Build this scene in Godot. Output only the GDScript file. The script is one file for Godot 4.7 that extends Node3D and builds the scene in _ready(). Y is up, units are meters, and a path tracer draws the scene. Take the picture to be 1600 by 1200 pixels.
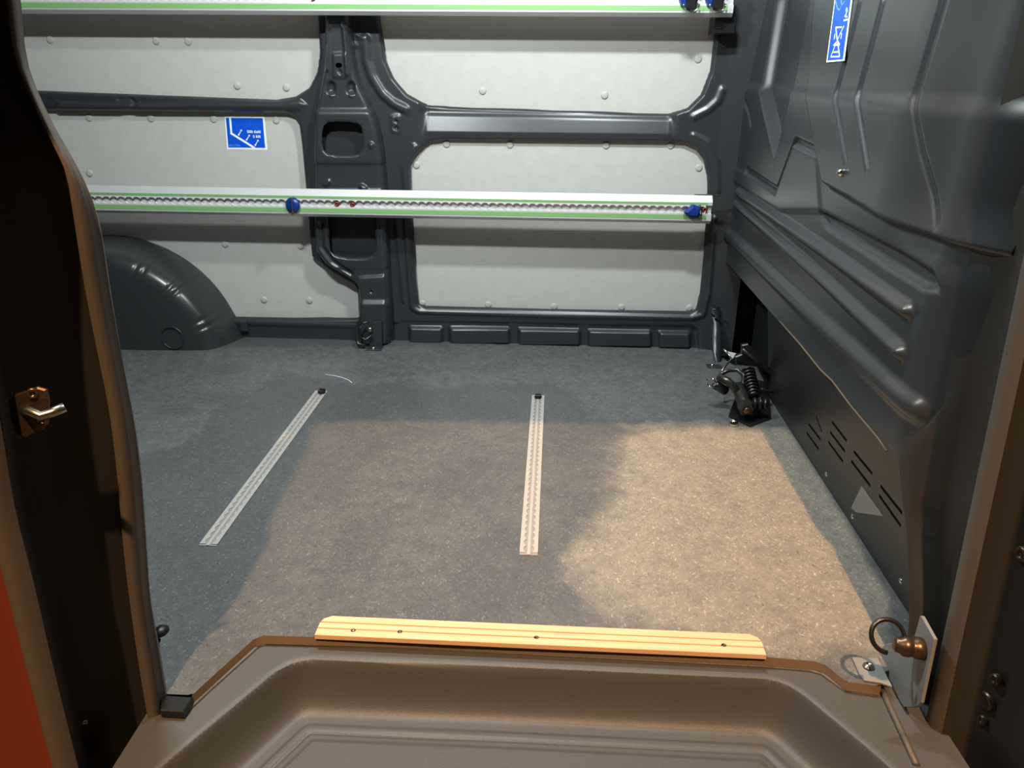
extends Node3D
# Cargo bay of a van seen through its open side door. x runs forward along the van, y up, z from the far side wall (0) to the door (about 1.9).

const FOCAL := 1200.0
const EYE := Vector3(0, 1.05, 3.0)
var view := Basis()
var M := {}
var rng := RandomNumberGenerator.new()

# ---------------------------------------------------------------- pixel rays
func set_view():
	var b := -Vector3(72, 490, -FOCAL).normalized()
	var u := b.cross(Vector3(1, -0.0085, 0)).normalized()
	var r := u.cross(b)
	view = Basis(Vector3(r.x, u.x, b.x), Vector3(r.y, u.y, b.y), Vector3(r.z, u.z, b.z))
func ray(px, py) -> Vector3:
	return view * Vector3(px - 800.0, 600.0 - py, -FOCAL)
func onx(px, py, x) -> Vector3:
	var d := ray(px, py)
	return EYE + d * ((x - EYE.x) / d.x)
func ony(px, py, y) -> Vector3:
	var d := ray(px, py)
	return EYE + d * ((y - EYE.y) / d.y)
func onz(px, py, z) -> Vector3:
	var d := ray(px, py)
	return EYE + d * ((z - EYE.z) / d.z)
func wall_xy(a: Array, z := 0.0) -> PackedVector2Array:      # pixels on the side wall -> (x, y)
	var o := PackedVector2Array()
	for i in range(0, a.size(), 2):
		var p := onz(a[i], a[i + 1], z)
		o.append(Vector2(p.x, p.y))
	return o
func bulk_zy(a: Array, x := 0.68) -> PackedVector2Array:     # pixels on the bulkhead -> (z, y)
	var o := PackedVector2Array()
	for i in range(0, a.size(), 2):
		var p := onx(a[i], a[i + 1], x)
		o.append(Vector2(p.z, p.y))
	return o
func floor_xz(a: Array, y := 0.0) -> PackedVector2Array:
	var o := PackedVector2Array()
	for i in range(0, a.size(), 2):
		var p := ony(a[i], a[i + 1], y)
		o.append(Vector2(p.x, p.z))
	return o

# ---------------------------------------------------------------- pressed sheet: a grid with embossed shapes and cut-outs
static func seg_dist(p: Vector2, a: Vector2, b: Vector2) -> float:
	var ab := b - a
	var t := clampf((p - a).dot(ab) / maxf(ab.length_squared(), 1e-9), 0, 1)
	return p.distance_to(a + ab * t)
static func poly_sd(p: Vector2, q: PackedVector2Array) -> float:
	var d := 1e9
	var inside := false
	var n := q.size()
	var j := n - 1
	for i in n:
		var a := q[i]
		var b := q[j]
		var ab := b - a
		var t := clampf((p - a).dot(ab) / maxf(ab.length_squared(), 1e-9), 0, 1)
		d = minf(d, p.distance_squared_to(a + ab * t))
		if (a.y > p.y) != (b.y > p.y) and p.x < (b.x - a.x) * (p.y - a.y) / (b.y - a.y) + a.x:
			inside = not inside
		j = i
	d = sqrt(d)
	return -d if inside else d
static func chaikin(q: PackedVector2Array, times := 2, closed := true) -> PackedVector2Array:
	var cur := q
	for k in times:
		var o := PackedVector2Array()
		var n := cur.size()
		if not closed: o.append(cur[0])
		for i in (n if closed else n - 1):
			var a := cur[i]
			var b := cur[(i + 1) % n]
			o.append(a.lerp(b, 0.25)); o.append(a.lerp(b, 0.75))
		if not closed: o.append(cur[n - 1])
		cur = o
	return cur

static func rounded(q: PackedVector2Array, r: float, n := 8) -> PackedVector2Array:
	var o := PackedVector2Array()
	var m := q.size()
	for i in m:
		var a := q[(i + m - 1) % m]
		var b := q[i]
		var c := q[(i + 1) % m]
		var s := minf(r, minf(a.distance_to(b), c.distance_to(b)) * 0.45)
		var p0 := b + (a - b).normalized() * s
		var p1 := b + (c - b).normalized() * s
		for k in n + 1:
			var t := k / float(n)
			o.append(p0.lerp(b, t).lerp(b.lerp(p1, t), t))
	return o

class Field:
	var nx := 0
	var ny := 0
	var c := 0.0
	var x0 := 0.0
	var y0 := 0.0
	var P := PackedVector2Array()
	var H := PackedFloat32Array()
	var K := PackedFloat32Array()
	var col := PackedColorArray()
	func _init(ax, bx, ay, by, cell):
		c = cell; x0 = ax; y0 = ay
		nx = int(ceil((bx - ax) / cell)) + 1
		ny = int(ceil((by - ay) / cell)) + 1
		P.resize(nx * ny); H.resize(nx * ny); K.resize(nx * ny)
		for j in ny:
			for i in nx:
				P[j * nx + i] = Vector2(ax + i * cell, ay + j * cell)
				K[j * nx + i] = 1.0
	func span(q: PackedVector2Array, grow: float) -> Array:
		var r := Rect2(q[0], Vector2.ZERO)
		for p in q: r = r.expand(p)
		r = r.grow(grow)
		return [clampi(int((r.position.x - x0) / c), 0, nx - 1), clampi(int((r.end.x - x0) / c) + 1, 0, nx - 1), clampi(int((r.position.y - y0) / c), 0, ny - 1), clampi(int((r.end.y - y0) / c) + 1, 0, ny - 1)]
	func area(q: PackedVector2Array, soft: float, h: float):
		var s := span(q, soft)
		for j in range(s[2], s[3] + 1):
			for i in range(s[0], s[1] + 1):
				var k := j * nx + i
				var d: float = sdist(P[k], q)
				H[k] += h * (1.0 - smoothstep(-soft * 0.5, soft * 0.5, d))
	func sdist(p: Vector2, q: PackedVector2Array) -> float:
		var d := 1e9
		var inside := false
		var j := q.size() - 1
		for i in q.size():
			var a := q[i]
			var b := q[j]
			var ab := b - a
			var t := clampf((p - a).dot(ab) / maxf(ab.length_squared(), 1e-9), 0, 1)
			d = minf(d, p.distance_squared_to(a + ab * t))
			if (a.y > p.y) != (b.y > p.y) and p.x < (b.x - a.x) * (p.y - a.y) / (b.y - a.y) + a.x:
				inside = not inside
			j = i
		return -sqrt(d) if inside else sqrt(d)
	func line(q: PackedVector2Array, hw: float, soft: float, h: float):
		var s := span(q, hw + soft)
		for j in range(s[2], s[3] + 1):
			for i in range(s[0], s[1] + 1):
				var k := j * nx + i
				var d := 1e9
				for m in q.size() - 1:
					var ab := q[m + 1] - q[m]
					var t := clampf((P[k] - q[m]).dot(ab) / maxf(ab.length_squared(), 1e-9), 0, 1)
					d = minf(d, P[k].distance_to(q[m] + ab * t))
				H[k] += h * (1.0 - smoothstep(hw, hw + soft, d))
	# remove what lies inside q (or outside it), with an edge rolled back over the width w by the depth dep
	func cut(q: PackedVector2Array, w := 0.0, dep := 0.0, outside := false):
		var sgn := -1.0 if outside else 1.0
		var s := [0, nx - 1, 0, ny - 1] if outside else span(q, w + c * 2)
		for j in range(s[2], s[3] + 1):
			for i in range(s[0], s[1] + 1):
				var k := j * nx + i
				var d := sdist(P[k], q) * sgn
				if w > 0.0 and d < w:
					var t := 1.0 - clampf(d / w, 0, 1)
					H[k] -= dep * (1.0 - sqrt(maxf(0.0, 1.0 - t * t)))
				K[k] = minf(K[k], d)
	func mesh(place: Callable) -> ArrayMesh:
		var V := PackedVector3Array(); V.resize(nx * ny)
		for k in nx * ny: V[k] = place.call(P[k].x, P[k].y, H[k])
		var N := PackedVector3Array(); N.resize(nx * ny)
		var I := PackedInt32Array()
		var mixed := []
		for j in ny - 1:
			for i in nx - 1:
				var a := j * nx + i
				var b := a + 1
				var d := a + nx
				var e := d + 1
				var up := int(K[a] > 0) + int(K[b] > 0) + int(K[d] > 0) + int(K[e] > 0)
				if up == 0: continue
				var n := (V[b] - V[a]).cross(V[d] - V[a])
				var m := (V[d] - V[e]).cross(V[b] - V[e])
				N[a] += n; N[b] += n + m; N[d] += n + m; N[e] += m
				if up == 4: I.append_array([a, d, e, a, e, b] if absf(H[a] - H[e]) < absf(H[b] - H[d]) else [a, d, b, b, d, e])
				else: mixed.append_array([a, d, b, b, d, e])
		for k in nx * ny: N[k] = N[k].normalized() if N[k].length_squared() > 1e-20 else Vector3.UP
		var made := {}
		for t in range(0, mixed.size(), 3):
			var ring := []
			for q in 3:
				var a: int = mixed[t + q]
				var b: int = mixed[t + (q + 1) % 3]
				if K[a] > 0: ring.append(a)
				if (K[a] > 0) != (K[b] > 0):
					var key := Vector2i(mini(a, b), maxi(a, b))
					if not made.has(key):
						var f := K[key.x] / (K[key.x] - K[key.y])
						made[key] = V.size()
						V.append(V[key.x].lerp(V[key.y], f))
						N.append(N[key.x].lerp(N[key.y], f).normalized())
						P.append(P[key.x].lerp(P[key.y], f))
						if col.size(): col.append(col[key.x].lerp(col[key.y], f))
					ring.append(made[key])
			for q in range(1, ring.size() - 1): I.append_array([ring[0], ring[q], ring[q + 1]])
		var arr := []
		arr.resize(Mesh.ARRAY_MAX)
		arr[Mesh.ARRAY_VERTEX] = V; arr[Mesh.ARRAY_NORMAL] = N; arr[Mesh.ARRAY_INDEX] = I
		arr[Mesh.ARRAY_TEX_UV] = P
		if col.size(): arr[Mesh.ARRAY_COLOR] = col
		var am := ArrayMesh.new()
		am.add_surface_from_arrays(Mesh.PRIMITIVE_TRIANGLES, arr)
		return am

# ---------------------------------------------------------------- mesh helpers (corners counter-clockwise seen from outside)
func mb() -> SurfaceTool:
	var st := SurfaceTool.new()
	st.begin(Mesh.PRIMITIVE_TRIANGLES)
	st.set_smooth_group(-1)
	return st
func tri(st: SurfaceTool, a, b, c):
	st.add_vertex(a); st.add_vertex(c); st.add_vertex(b)
func quad(st: SurfaceTool, a, b, c, d):
	tri(st, a, b, c); tri(st, a, c, d)
func frame(dir: Vector3) -> Basis:      # z along dir
	var z := dir.normalized()
	var x := (Vector3.UP if absf(z.y) < 0.9 else Vector3.RIGHT).cross(z).normalized()
	return Basis(x, z.cross(x), z)
func lathe(st: SurfaceTool, at: Vector3, dir: Vector3, prof: Array, n := 16, smooth := 1):     # prof: [radius, height] pairs
	var b := frame(dir)
	st.set_smooth_group(smooth)
	for k in prof.size() - 1:
		for i in n:
			var a0 := TAU * i / n
			var a1 := TAU * (i + 1) / n
			var p := []
			for q in [[k, a0], [k, a1], [k + 1, a1], [k + 1, a0]]:
				var r: float = prof[q[0]][0]
				p.append(at + b * Vector3(cos(q[1]) * r, sin(q[1]) * r, prof[q[0]][1]))
			if prof[k][0] < 1e-6: tri(st, p[0], p[2], p[3])
			elif prof[k + 1][0] < 1e-6: tri(st, p[0], p[1], p[2])
			else: quad(st, p[0], p[1], p[2], p[3])
	st.set_smooth_group(-1)
func rod(st: SurfaceTool, a: Vector3, b: Vector3, r: float, n := 12, bev := 0.15):
	var l := a.distance_to(b)
	var e := r * bev
	lathe(st, a, b - a, [[0, 0], [r - e, 0], [r, e], [r, l - e], [r - e, l], [0, l]], n, -1 if n < 9 else 1)
func tube(st: SurfaceTool, pts: Array, r: float, n := 8, closed := false):
	var m := pts.size()
	st.set_smooth_group(1)
	var rings := []
	for i in m:
		var t: Vector3
		if closed: t = pts[(i + 1) % m] - pts[(i + m - 1) % m]
		else: t = pts[mini(i + 1, m - 1)] - pts[maxi(i - 1, 0)]
		var b := frame(t)
		var ring := []
		for k in n: ring.append(pts[i] + b * Vector3(cos(TAU * k / n), sin(TAU * k / n), 0) * r)
		rings.append(ring)
	for i in (m if closed else m - 1):
		var A: Array = rings[i]
		var B: Array = rings[(i + 1) % m]
		for k in n: quad(st, A[k], A[(k + 1) % n], B[(k + 1) % n], B[k])
	if not closed:
		for k in range(1, n - 1):
			tri(st, rings[0][0], rings[0][k + 1], rings[0][k])
			tri(st, rings[m - 1][0], rings[m - 1][k], rings[m - 1][k + 1])
	st.set_smooth_group(-1)
func prism(st: SurfaceTool, q: PackedVector2Array, o: Vector3, u: Vector3, v: Vector3, thick: float, bev := 0.0):   # front face along u x v
	var poly := q
	if Geometry2D.is_polygon_clockwise(poly):
		poly = poly.duplicate(); poly.reverse()
	var n := u.cross(v).normalized()
	var m := poly.size()
	var inner := PackedVector2Array()
	for i in m:
		var a := (poly[i] - poly[(i + m - 1) % m]).normalized()
		var b := (poly[(i + 1) % m] - poly[i]).normalized()
		var na := Vector2(-a.y, a.x)
		var nb := Vector2(-b.y, b.x)
		var w := (na + nb)
		w = w.normalized() * (1.0 / maxf(0.35, w.normalized().dot(na))) if w.length() > 1e-4 else na
		inner.append(poly[i] + w * bev)
	var idx := Geometry2D.triangulate_polygon(inner)
	var F := func(p: Vector2, h: float) -> Vector3: return o + u * p.x + v * p.y + n * h
	for t in range(0, idx.size(), 3):
		var A := inner[idx[t]]
		var B := inner[idx[t + 1]]
		var C := inner[idx[t + 2]]
		if (B - A).cross(C - A) < 0:
			var s := B; B = C; C = s
		tri(st, F.call(A, thick), F.call(B, thick), F.call(C, thick))
		tri(st, F.call(A, 0.0), F.call(C, 0.0), F.call(B, 0.0))
	for i in m:
		var j := (i + 1) % m
		if bev > 0:
			quad(st, F.call(inner[i], 0.0), F.call(inner[j], 0.0), F.call(poly[j], bev), F.call(poly[i], bev))
			quad(st, F.call(poly[i], bev), F.call(poly[j], bev), F.call(poly[j], thick - bev), F.call(poly[i], thick - bev))
			quad(st, F.call(poly[i], thick - bev), F.call(poly[j], thick - bev), F.call(inner[j], thick), F.call(inner[i], thick))
		else:
			quad(st, F.call(poly[i], 0.0), F.call(poly[j], 0.0), F.call(poly[j], thick), F.call(poly[i], thick))
func box(st: SurfaceTool, a: Vector3, b: Vector3, bev := 0.0):
	var lo := a.min(b)
	var hi := a.max(b)
	prism(st, PackedVector2Array([Vector2(lo.x, lo.y), Vector2(hi.x, lo.y), Vector2(hi.x, hi.y), Vector2(lo.x, hi.y)]), Vector3(0, 0, lo.z), Vector3.RIGHT, Vector3.UP, hi.z - lo.z, bev)
func loft(st: SurfaceTool, rows: Array, smooth := 1):    # rows of points; face along (row step) x (column step)
	st.set_smooth_group(smooth)
	for i in rows.size() - 1:
		for k in rows[i].size() - 1:
			quad(st, rows[i][k], rows[i + 1][k], rows[i + 1][k + 1], rows[i][k + 1])
	st.set_smooth_group(-1)
func put(called: String, mesh, mat: Material, parent: Node = self) -> MeshInstance3D:
	var o := MeshInstance3D.new()
	o.name = called
	if mesh is SurfaceTool:
		mesh.generate_normals()
		o.mesh = mesh.commit()
	else: o.mesh = mesh
	o.material_override = mat
	o.cast_shadow = GeometryInstance3D.SHADOW_CASTING_SETTING_ON
	parent.add_child(o, true)
	return o
var taken := {}
func thing(called: String, label: String, category: String, group := "", kind := "") -> Node3D:
	var o := Node3D.new()
	var n: int = taken.get(called, 0)
	taken[called] = n + 1
	o.name = called if n == 0 else "%s_%03d" % [called, n]
	add_child(o)
	o.set_meta("label", label); o.set_meta("category", category)
	if group: o.set_meta("group", group)
	if kind: o.set_meta("kind", kind)
	return o

# ---------------------------------------------------------------- materials
func noise_tex(freq: float, size := 512, normal := false, bump := 4.0, ramp: Gradient = null, oct := 4) -> NoiseTexture2D:
	var n := FastNoiseLite.new()
	n.seed = 11 + int(freq * 1000); n.frequency = freq; n.fractal_octaves = oct
	n.noise_type = FastNoiseLite.TYPE_SIMPLEX_SMOOTH
	var t := NoiseTexture2D.new()
	t.width = size; t.height = size; t.seamless = true; t.noise = n
	t.as_normal_map = normal; t.bump_strength = bump
	if ramp: t.color_ramp = ramp
	return t
func ramp(a: Color, b: Color, lo := 0.0, hi := 1.0) -> Gradient:
	var g := Gradient.new()
	g.offsets = PackedFloat32Array([lo, hi]); g.colors = PackedColorArray([a, b])
	return g
func mat(c: Color, rough: float, metal := 0.0, spec := 0.5) -> StandardMaterial3D:
	var m := StandardMaterial3D.new()
	m.albedo_color = c; m.roughness = rough; m.metallic = metal; m.metallic_specular = spec
	return m
func triplanar(m: StandardMaterial3D, scale: float):
	m.uv1_triplanar = true; m.uv1_world_triplanar = true
	m.uv1_scale = Vector3.ONE * scale
func make_materials():
	var sheet := mat(Color(0.165, 0.175, 0.188), 0.34)
	sheet.normal_enabled = true; sheet.normal_texture = noise_tex(0.01, 512, true, 1.2, null, 2); sheet.normal_scale = 0.12
	triplanar(sheet, 1.3)
	M.sheet = sheet
	M.post = mat(Color(0.155, 0.14, 0.125), 0.45)
	M.seal = mat(Color(0.31, 0.28, 0.25), 0.5)
	M.arch = mat(Color(0.17, 0.178, 0.185), 0.3)
	M.lining = mat(Color(0.085, 0.075, 0.07), 0.55)  # no lining there; jamb paint darkened to stand in for shade
	var tray := mat(Color(0.27, 0.265, 0.26), 0.5)
	tray.normal_enabled = true; tray.normal_texture = noise_tex(0.16, 512, true, 5.0, null, 2); tray.normal_scale = 0.35
	triplanar(tray, 7.0)
	M.tray = tray
	var pan := mat(Color(1, 1, 1), 0.62, 0.0, 0.35)
	pan.albedo_texture = noise_tex(0.02, 512, false, 0, ramp(Color(0.68, 0.676, 0.66), Color(0.705, 0.70, 0.685)))
	triplanar(pan, 1.5)
	M.panel = pan
	M.clip = mat(Color(0.66, 0.655, 0.64), 0.5)
	M.alu = mat(Color(0.84, 0.845, 0.85), 0.36, 0.45)
	M.track = mat(Color(0.90, 0.89, 0.88), 0.34, 0.3)
	M.groove = mat(Color(0.60, 0.58, 0.57), 0.45, 0.4)
	M.floor_track = mat(Color(0.70, 0.685, 0.665), 0.42, 0.35)
	M.green = mat(Color(0.46, 0.64, 0.40), 0.55)
	M.blue = mat(Color(0.04, 0.17, 0.46), 0.35)
	M.red = mat(Color(0.40, 0.13, 0.10), 0.4)
	M.steel = mat(Color(0.62, 0.60, 0.58), 0.3, 1.0)
	M.chrome = mat(Color(0.82, 0.82, 0.82), 0.12, 1.0)
	M.dark = mat(Color(0.085, 0.088, 0.09), 0.3)
	M.black = mat(Color(0.05, 0.05, 0.052), 0.42)
	M.bronze = mat(Color(0.36, 0.29, 0.225), 0.32, 0.8)
	M.grey_paint = mat(Color(0.47, 0.47, 0.46), 0.5)
	M.mech = mat(Color(0.25, 0.24, 0.225), 0.3, 0.7)
	M.vent = mat(Color(0.115, 0.12, 0.125), 0.4)
	M.orange = mat(Color(0.40, 0.155, 0.06), 0.35)
	M.label_blue = mat(Color(0.0, 0.30, 0.78), 0.4)
	M.label_light = mat(Color(0.35, 0.55, 0.90), 0.4)
	M.white = mat(Color(0.90, 0.92, 0.93), 0.4)
	M.ceiling = mat(Color(0.84, 0.84, 0.83), 0.7)
	M.edge = mat(Color(0.38, 0.315, 0.24), 0.65)
	var wood := mat(Color(1, 1, 1), 0.5)
	wood.albedo_texture = noise_tex(0.012, 512, false, 0, ramp(Color(0.80, 0.65, 0.50), Color(0.86, 0.71, 0.565)))
	wood.uv1_triplanar = true; wood.uv1_world_triplanar = true; wood.uv1_scale = Vector3(0.7, 14, 14)
	M.wood = wood
	M.wood_groove = mat(Color(0.72, 0.58, 0.40), 0.6)
	var asphalt := mat(Color(1, 1, 1), 0.9)
	asphalt.albedo_texture = noise_tex(0.2, 512, false, 0, ramp(Color(0.24, 0.23, 0.22), Color(0.44, 0.43, 0.41)))
	triplanar(asphalt, 1.0)
	M.asphalt = asphalt
	# flecked phenolic film of the floor board: short pale and dark strokes
	var im := Image.create_empty(1024, 1024, true, Image.FORMAT_RGB8)
	im.fill(Color(0.70, 0.70, 0.70))
	for k in 30000:
		var x := rng.randf() * 1024
		var y := rng.randf() * 1024
		var a := rng.randf() * TAU
		var l := rng.randi_range(2, 8)
		var t := rng.randf()
		var g := 0.52 + 0.14 * rng.randf() if t < 0.46 else (0.76 + 0.14 * rng.randf() if t < 0.93 else 1.0)
		var w := rng.randi_range(1, 2)
		for s in l:
			for e in w:
				im.set_pixel(posmod(int(x + cos(a) * s + e * sin(a)), 1024), posmod(int(y + sin(a) * s - e * cos(a) + e), 1024), Color(g, g, g))
	im.generate_mipmaps()
	var fl := mat(Color(1, 1, 1), 0.38, 0.0, 0.6)
	fl.albedo_texture = ImageTexture.create_from_image(im)
	fl.uv1_scale = Vector3(0.86, 0.86, 1)
	fl.vertex_color_use_as_albedo = true
	M.floor = fl

# ---------------------------------------------------------------- light
func interior_lamp(at: Vector3, size: Vector2, energy: float, label: String):
	var t := thing("ceiling_lamp", label, "lamp", "")
	t.position = at
	var tilt := Basis(Vector3.RIGHT, deg_to_rad(28))      # aimed from the roof towards the far wall
	var st := mb()
	box(st, Vector3(-size.x / 2 - 0.02, 0.004, -size.y / 2 - 0.02), Vector3(size.x / 2 + 0.02, 0.032, size.y / 2 + 0.02), 0.004)
	put("housing", st, M.black, t).basis = tilt
	st = mb()
	box(st, Vector3(-0.03, 0.02, -0.02), Vector3(0.03, 0.075, 0.02), 0.003)
	put("mount", st, M.black, t)
	st = mb()
	box(st, Vector3(-size.x / 2, 0, -size.y / 2), Vector3(size.x / 2, 0.0045, size.y / 2), 0.001)
	var glow := mat(Color(0.9, 0.95, 1), 0.5)
	glow.emission_enabled = true; glow.emission = Color(0.88, 0.95, 1); glow.emission_energy_multiplier = 6.0
	put("lamp_lens", st, glow, t).basis = tilt
	var l := AreaLight3D.new()
	l.name = "lamp_light"
	l.area_size = size; l.light_energy = energy; l.light_color = Color(0.965, 1.0, 0.995)
	l.area_normalize_energy = true; l.area_range = 12; l.shadow_enabled = true
	l.position = tilt * Vector3(0, -0.006, 0); l.rotation_degrees.x = -90 + 28
	t.add_child(l)

func flood_lamp(at: Vector3, aim: Vector3, energy: float):
	var t := thing("flood_light", "tall pole flood light with warm lamp standing outside the van", "lamp")
	var d := (aim - at).normalized()
	var st := mb()
	rod(st, Vector3(at.x, -0.62, at.z + 0.9), Vector3(at.x, at.y + 0.3, at.z + 0.9), 0.07, 16)
	put("pole", st, M.grey_paint, t)
	st = mb()
	rod(st, Vector3(at.x, at.y + 0.22, at.z + 0.95), Vector3(at.x, at.y + 0.16, at.z + 0.05), 0.035, 12)
	put("arm", st, M.grey_paint, t)
	st = mb()
	lathe(st, at - d * 0.02, -d, [[0.0, 0.0], [0.30, 0.0], [0.32, 0.03], [0.28, 0.2], [0.0, 0.26]], 24)
	put("lamp_housing", st, M.grey_paint, t)
	st = mb()
	lathe(st, at - d * 0.018, d, [[0.27, 0], [0.25, 0.012], [0, 0.02]], 24)
	var glow := mat(Color(1, 0.8, 0.55), 0.5)
	glow.emission_enabled = true; glow.emission = Color(1, 0.72, 0.45); glow.emission_energy_multiplier = 20
	put("lamp_lens", st, glow, t)
	var l := SpotLight3D.new()
	l.name = "flood_beam"
	l.spot_angle = 30; l.spot_angle_attenuation = 0.4; l.spot_range = 60; l.spot_attenuation = 2
	l.light_energy = energy; l.light_color = Color(1.0, 0.79, 0.585); l.light_size = 0.26; l.shadow_enabled = true
	t.add_child(l)
	l.look_at_from_position(at + d * 0.03, aim)

# ---------------------------------------------------------------- structure
var OPEN := []
func build_floor():
	var t := thing("floor", "dark grey flecked plywood floor board of the cargo bay", "floor", "", "structure")
	var f := Field.new(-2.9, 0.80, -0.06, 2.02, 0.008)
	var front := floor_xz([300, 1086, 312, 1075, 396, 999, 412, 993, 700, 1001, 1190, 1026, 1272, 1033, 1290, 1039, 1322, 1065, 1374, 1072])
	var q := PackedVector2Array([Vector2(-3.2, -0.3), Vector2(-3.2, 1.82), Vector2(-0.755, 1.82), Vector2(-0.74, 1.86)])
	q.append_array(floor_xz([228, 975, 240, 1020, 252, 1084]))
	q.append_array(front)
	q.append_array(PackedVector2Array([Vector2(0.652, 1.82), Vector2(0.70, 1.80), Vector2(0.95, 1.75), Vector2(0.95, 0.20), Vector2(0.708, 0.175), Vector2(0.652, 0.0), Vector2(0.652, -0.3)]))
	f.cut(q, 0.0, 0.0, true)
	# colour of the film, with boot prints and pale dust that has blown in
	var n1 := FastNoiseLite.new(); n1.seed = 3; n1.frequency = 3.2; n1.fractal_octaves = 4
	var n2 := FastNoiseLite.new(); n2.seed = 8; n2.frequency = 26.0; n2.fractal_octaves = 3
	var n3 := FastNoiseLite.new(); n3.seed = 21; n3.frequency = 9.0; n3.fractal_octaves = 4
	var dust := floor_xz([985, 668, 970, 720, 945, 780, 915, 830, 905, 880, 930, 940, 960, 990, 1180, 1010, 1300, 1020, 1372, 1030, 1392, 960, 1384, 925, 1352, 872, 1312, 800, 1262, 716, 1226, 668])
	# boot prints with a ridged sole pattern and a few dried drops: pixel, half length, half width, direction of the ridges
	var prints := [[352, 577, 0.085, 0.055, 1.2], [342, 622, 0.10, 0.060, 1.9], [272, 640, 0.07, 0.050, 1.4], [566, 579, 0.075, 0.055, 2.2], [762, 577, 0.085, 0.045, 1.4], [450, 588, 0.05, 0.035, 1.7]]
	var sm := []
	for s in prints:
		var p := ony(s[0], s[1], 0)
		sm.append([p.x, p.z, s[2], s[3], s[4]])
	var drops := []
	for s in [[612, 585, 0.016], [622, 573, 0.010], [643, 585, 0.010], [657, 575, 0.012], [685, 580, 0.014], [696, 592, 0.012], [667, 583, 0.008], [630, 587, 0.010]]:
		var p := ony(s[0], s[1], 0)
		drops.append([p.x, p.z, s[2]])
	# scuffed pale film where never wiped, lightened further to stand in for light
	var film_and_light := floor_xz([180, 545, 1110, 535, 1200, 640, 1190, 662, 1000, 658, 925, 652, 912, 625, 885, 606, 840, 597, 780, 602, 735, 597, 700, 606, 650, 601, 600, 598, 560, 602, 500, 588, 420, 594, 330, 645, 300, 690, 190, 720])
	f.col.resize(f.nx * f.ny)
	for k in f.nx * f.ny:
		var p := f.P[k]
		var a := n1.get_noise_2dv(p)
		var b := n2.get_noise_2dv(p)
		var d := n3.get_noise_2dv(p)
		var v := 0.165 * (1.0 + 0.10 * a + 0.08 * b)
		var c := Color(v * 0.97, v * 1.0, v * 1.03)
		if p.y < 1.1:
			# soles and drips have lifted the film, in the ridged pattern of the sole
			var lifted := 0.0
			for s in sm:
				var e: float = Vector2((p.x - s[0]) / s[2], (p.y - s[1]) / s[3]).length()
				if e < 1.2:
					var ridge := sin((p.x * cos(s[4]) + p.y * sin(s[4])) * TAU / 0.030)
					lifted = maxf(lifted, clampf((1.05 - e) * 3.0 + b * 1.2, 0, 1) * clampf(0.6 + 0.8 * ridge + b * 1.5, 0, 1))
			for s in drops:
				if Vector2(p.x - s[0], (p.y - s[1]) * 0.8).length() < s[2] * (1.0 + b): lifted = 1.0
			var fw := clampf(0.5 - poly_sd(p, film_and_light) / 0.035 + b * 0.9 + d * 0.6, 0, 1) * clampf(0.75 + b * 0.8 + d * 0.5, 0, 1)
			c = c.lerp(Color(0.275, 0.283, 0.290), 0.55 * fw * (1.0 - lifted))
		var du := 0.0
		if p.x > -0.05 and p.y > 0.6:
			du = clampf(0.5 - poly_sd(p, dust) / (0.02 if p.x > 0.70 else 0.09) + (a * 0.7 + d * 0.35) * (0.4 if p.x > 0.66 else 1.0), 0, 1) * (0.86 + 0.22 * d + 0.22 * b)
		du = maxf(du, clampf(0.16 + 0.5 * a + 0.5 * d + 0.3 * b, 0, 0.5) * smoothstep(0.5, 1.0, p.y) * smoothstep(-0.72, -0.5, p.x) * 0.22)
		f.col[k] = c.lerp(Color(0.58, 0.51, 0.405), clampf(du, 0, 1) * 0.80)
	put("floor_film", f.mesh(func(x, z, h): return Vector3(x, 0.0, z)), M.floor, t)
	# sawn edge of the board along the door, rounded over
	var st := mb()
	var e := q.slice(7, 7 + front.size() + 2)
	st.set_smooth_group(1)
	for i in e.size() - 1:
		var a := Vector3(e[i].x, 0, e[i].y)
		var b := Vector3(e[i + 1].x, 0, e[i + 1].y)
		quad(st, a, a + Vector3(0, -0.017, 0.005), b + Vector3(0, -0.017, 0.005), b)
	put("board_edge", st, M.edge, t)
	st = mb()
	box(st, Vector3(-3.0, -0.10, -0.06), Vector3(0.80, -0.03, 1.74), 0.0)
	put("floor_pan", st, M.dark, t)

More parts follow.
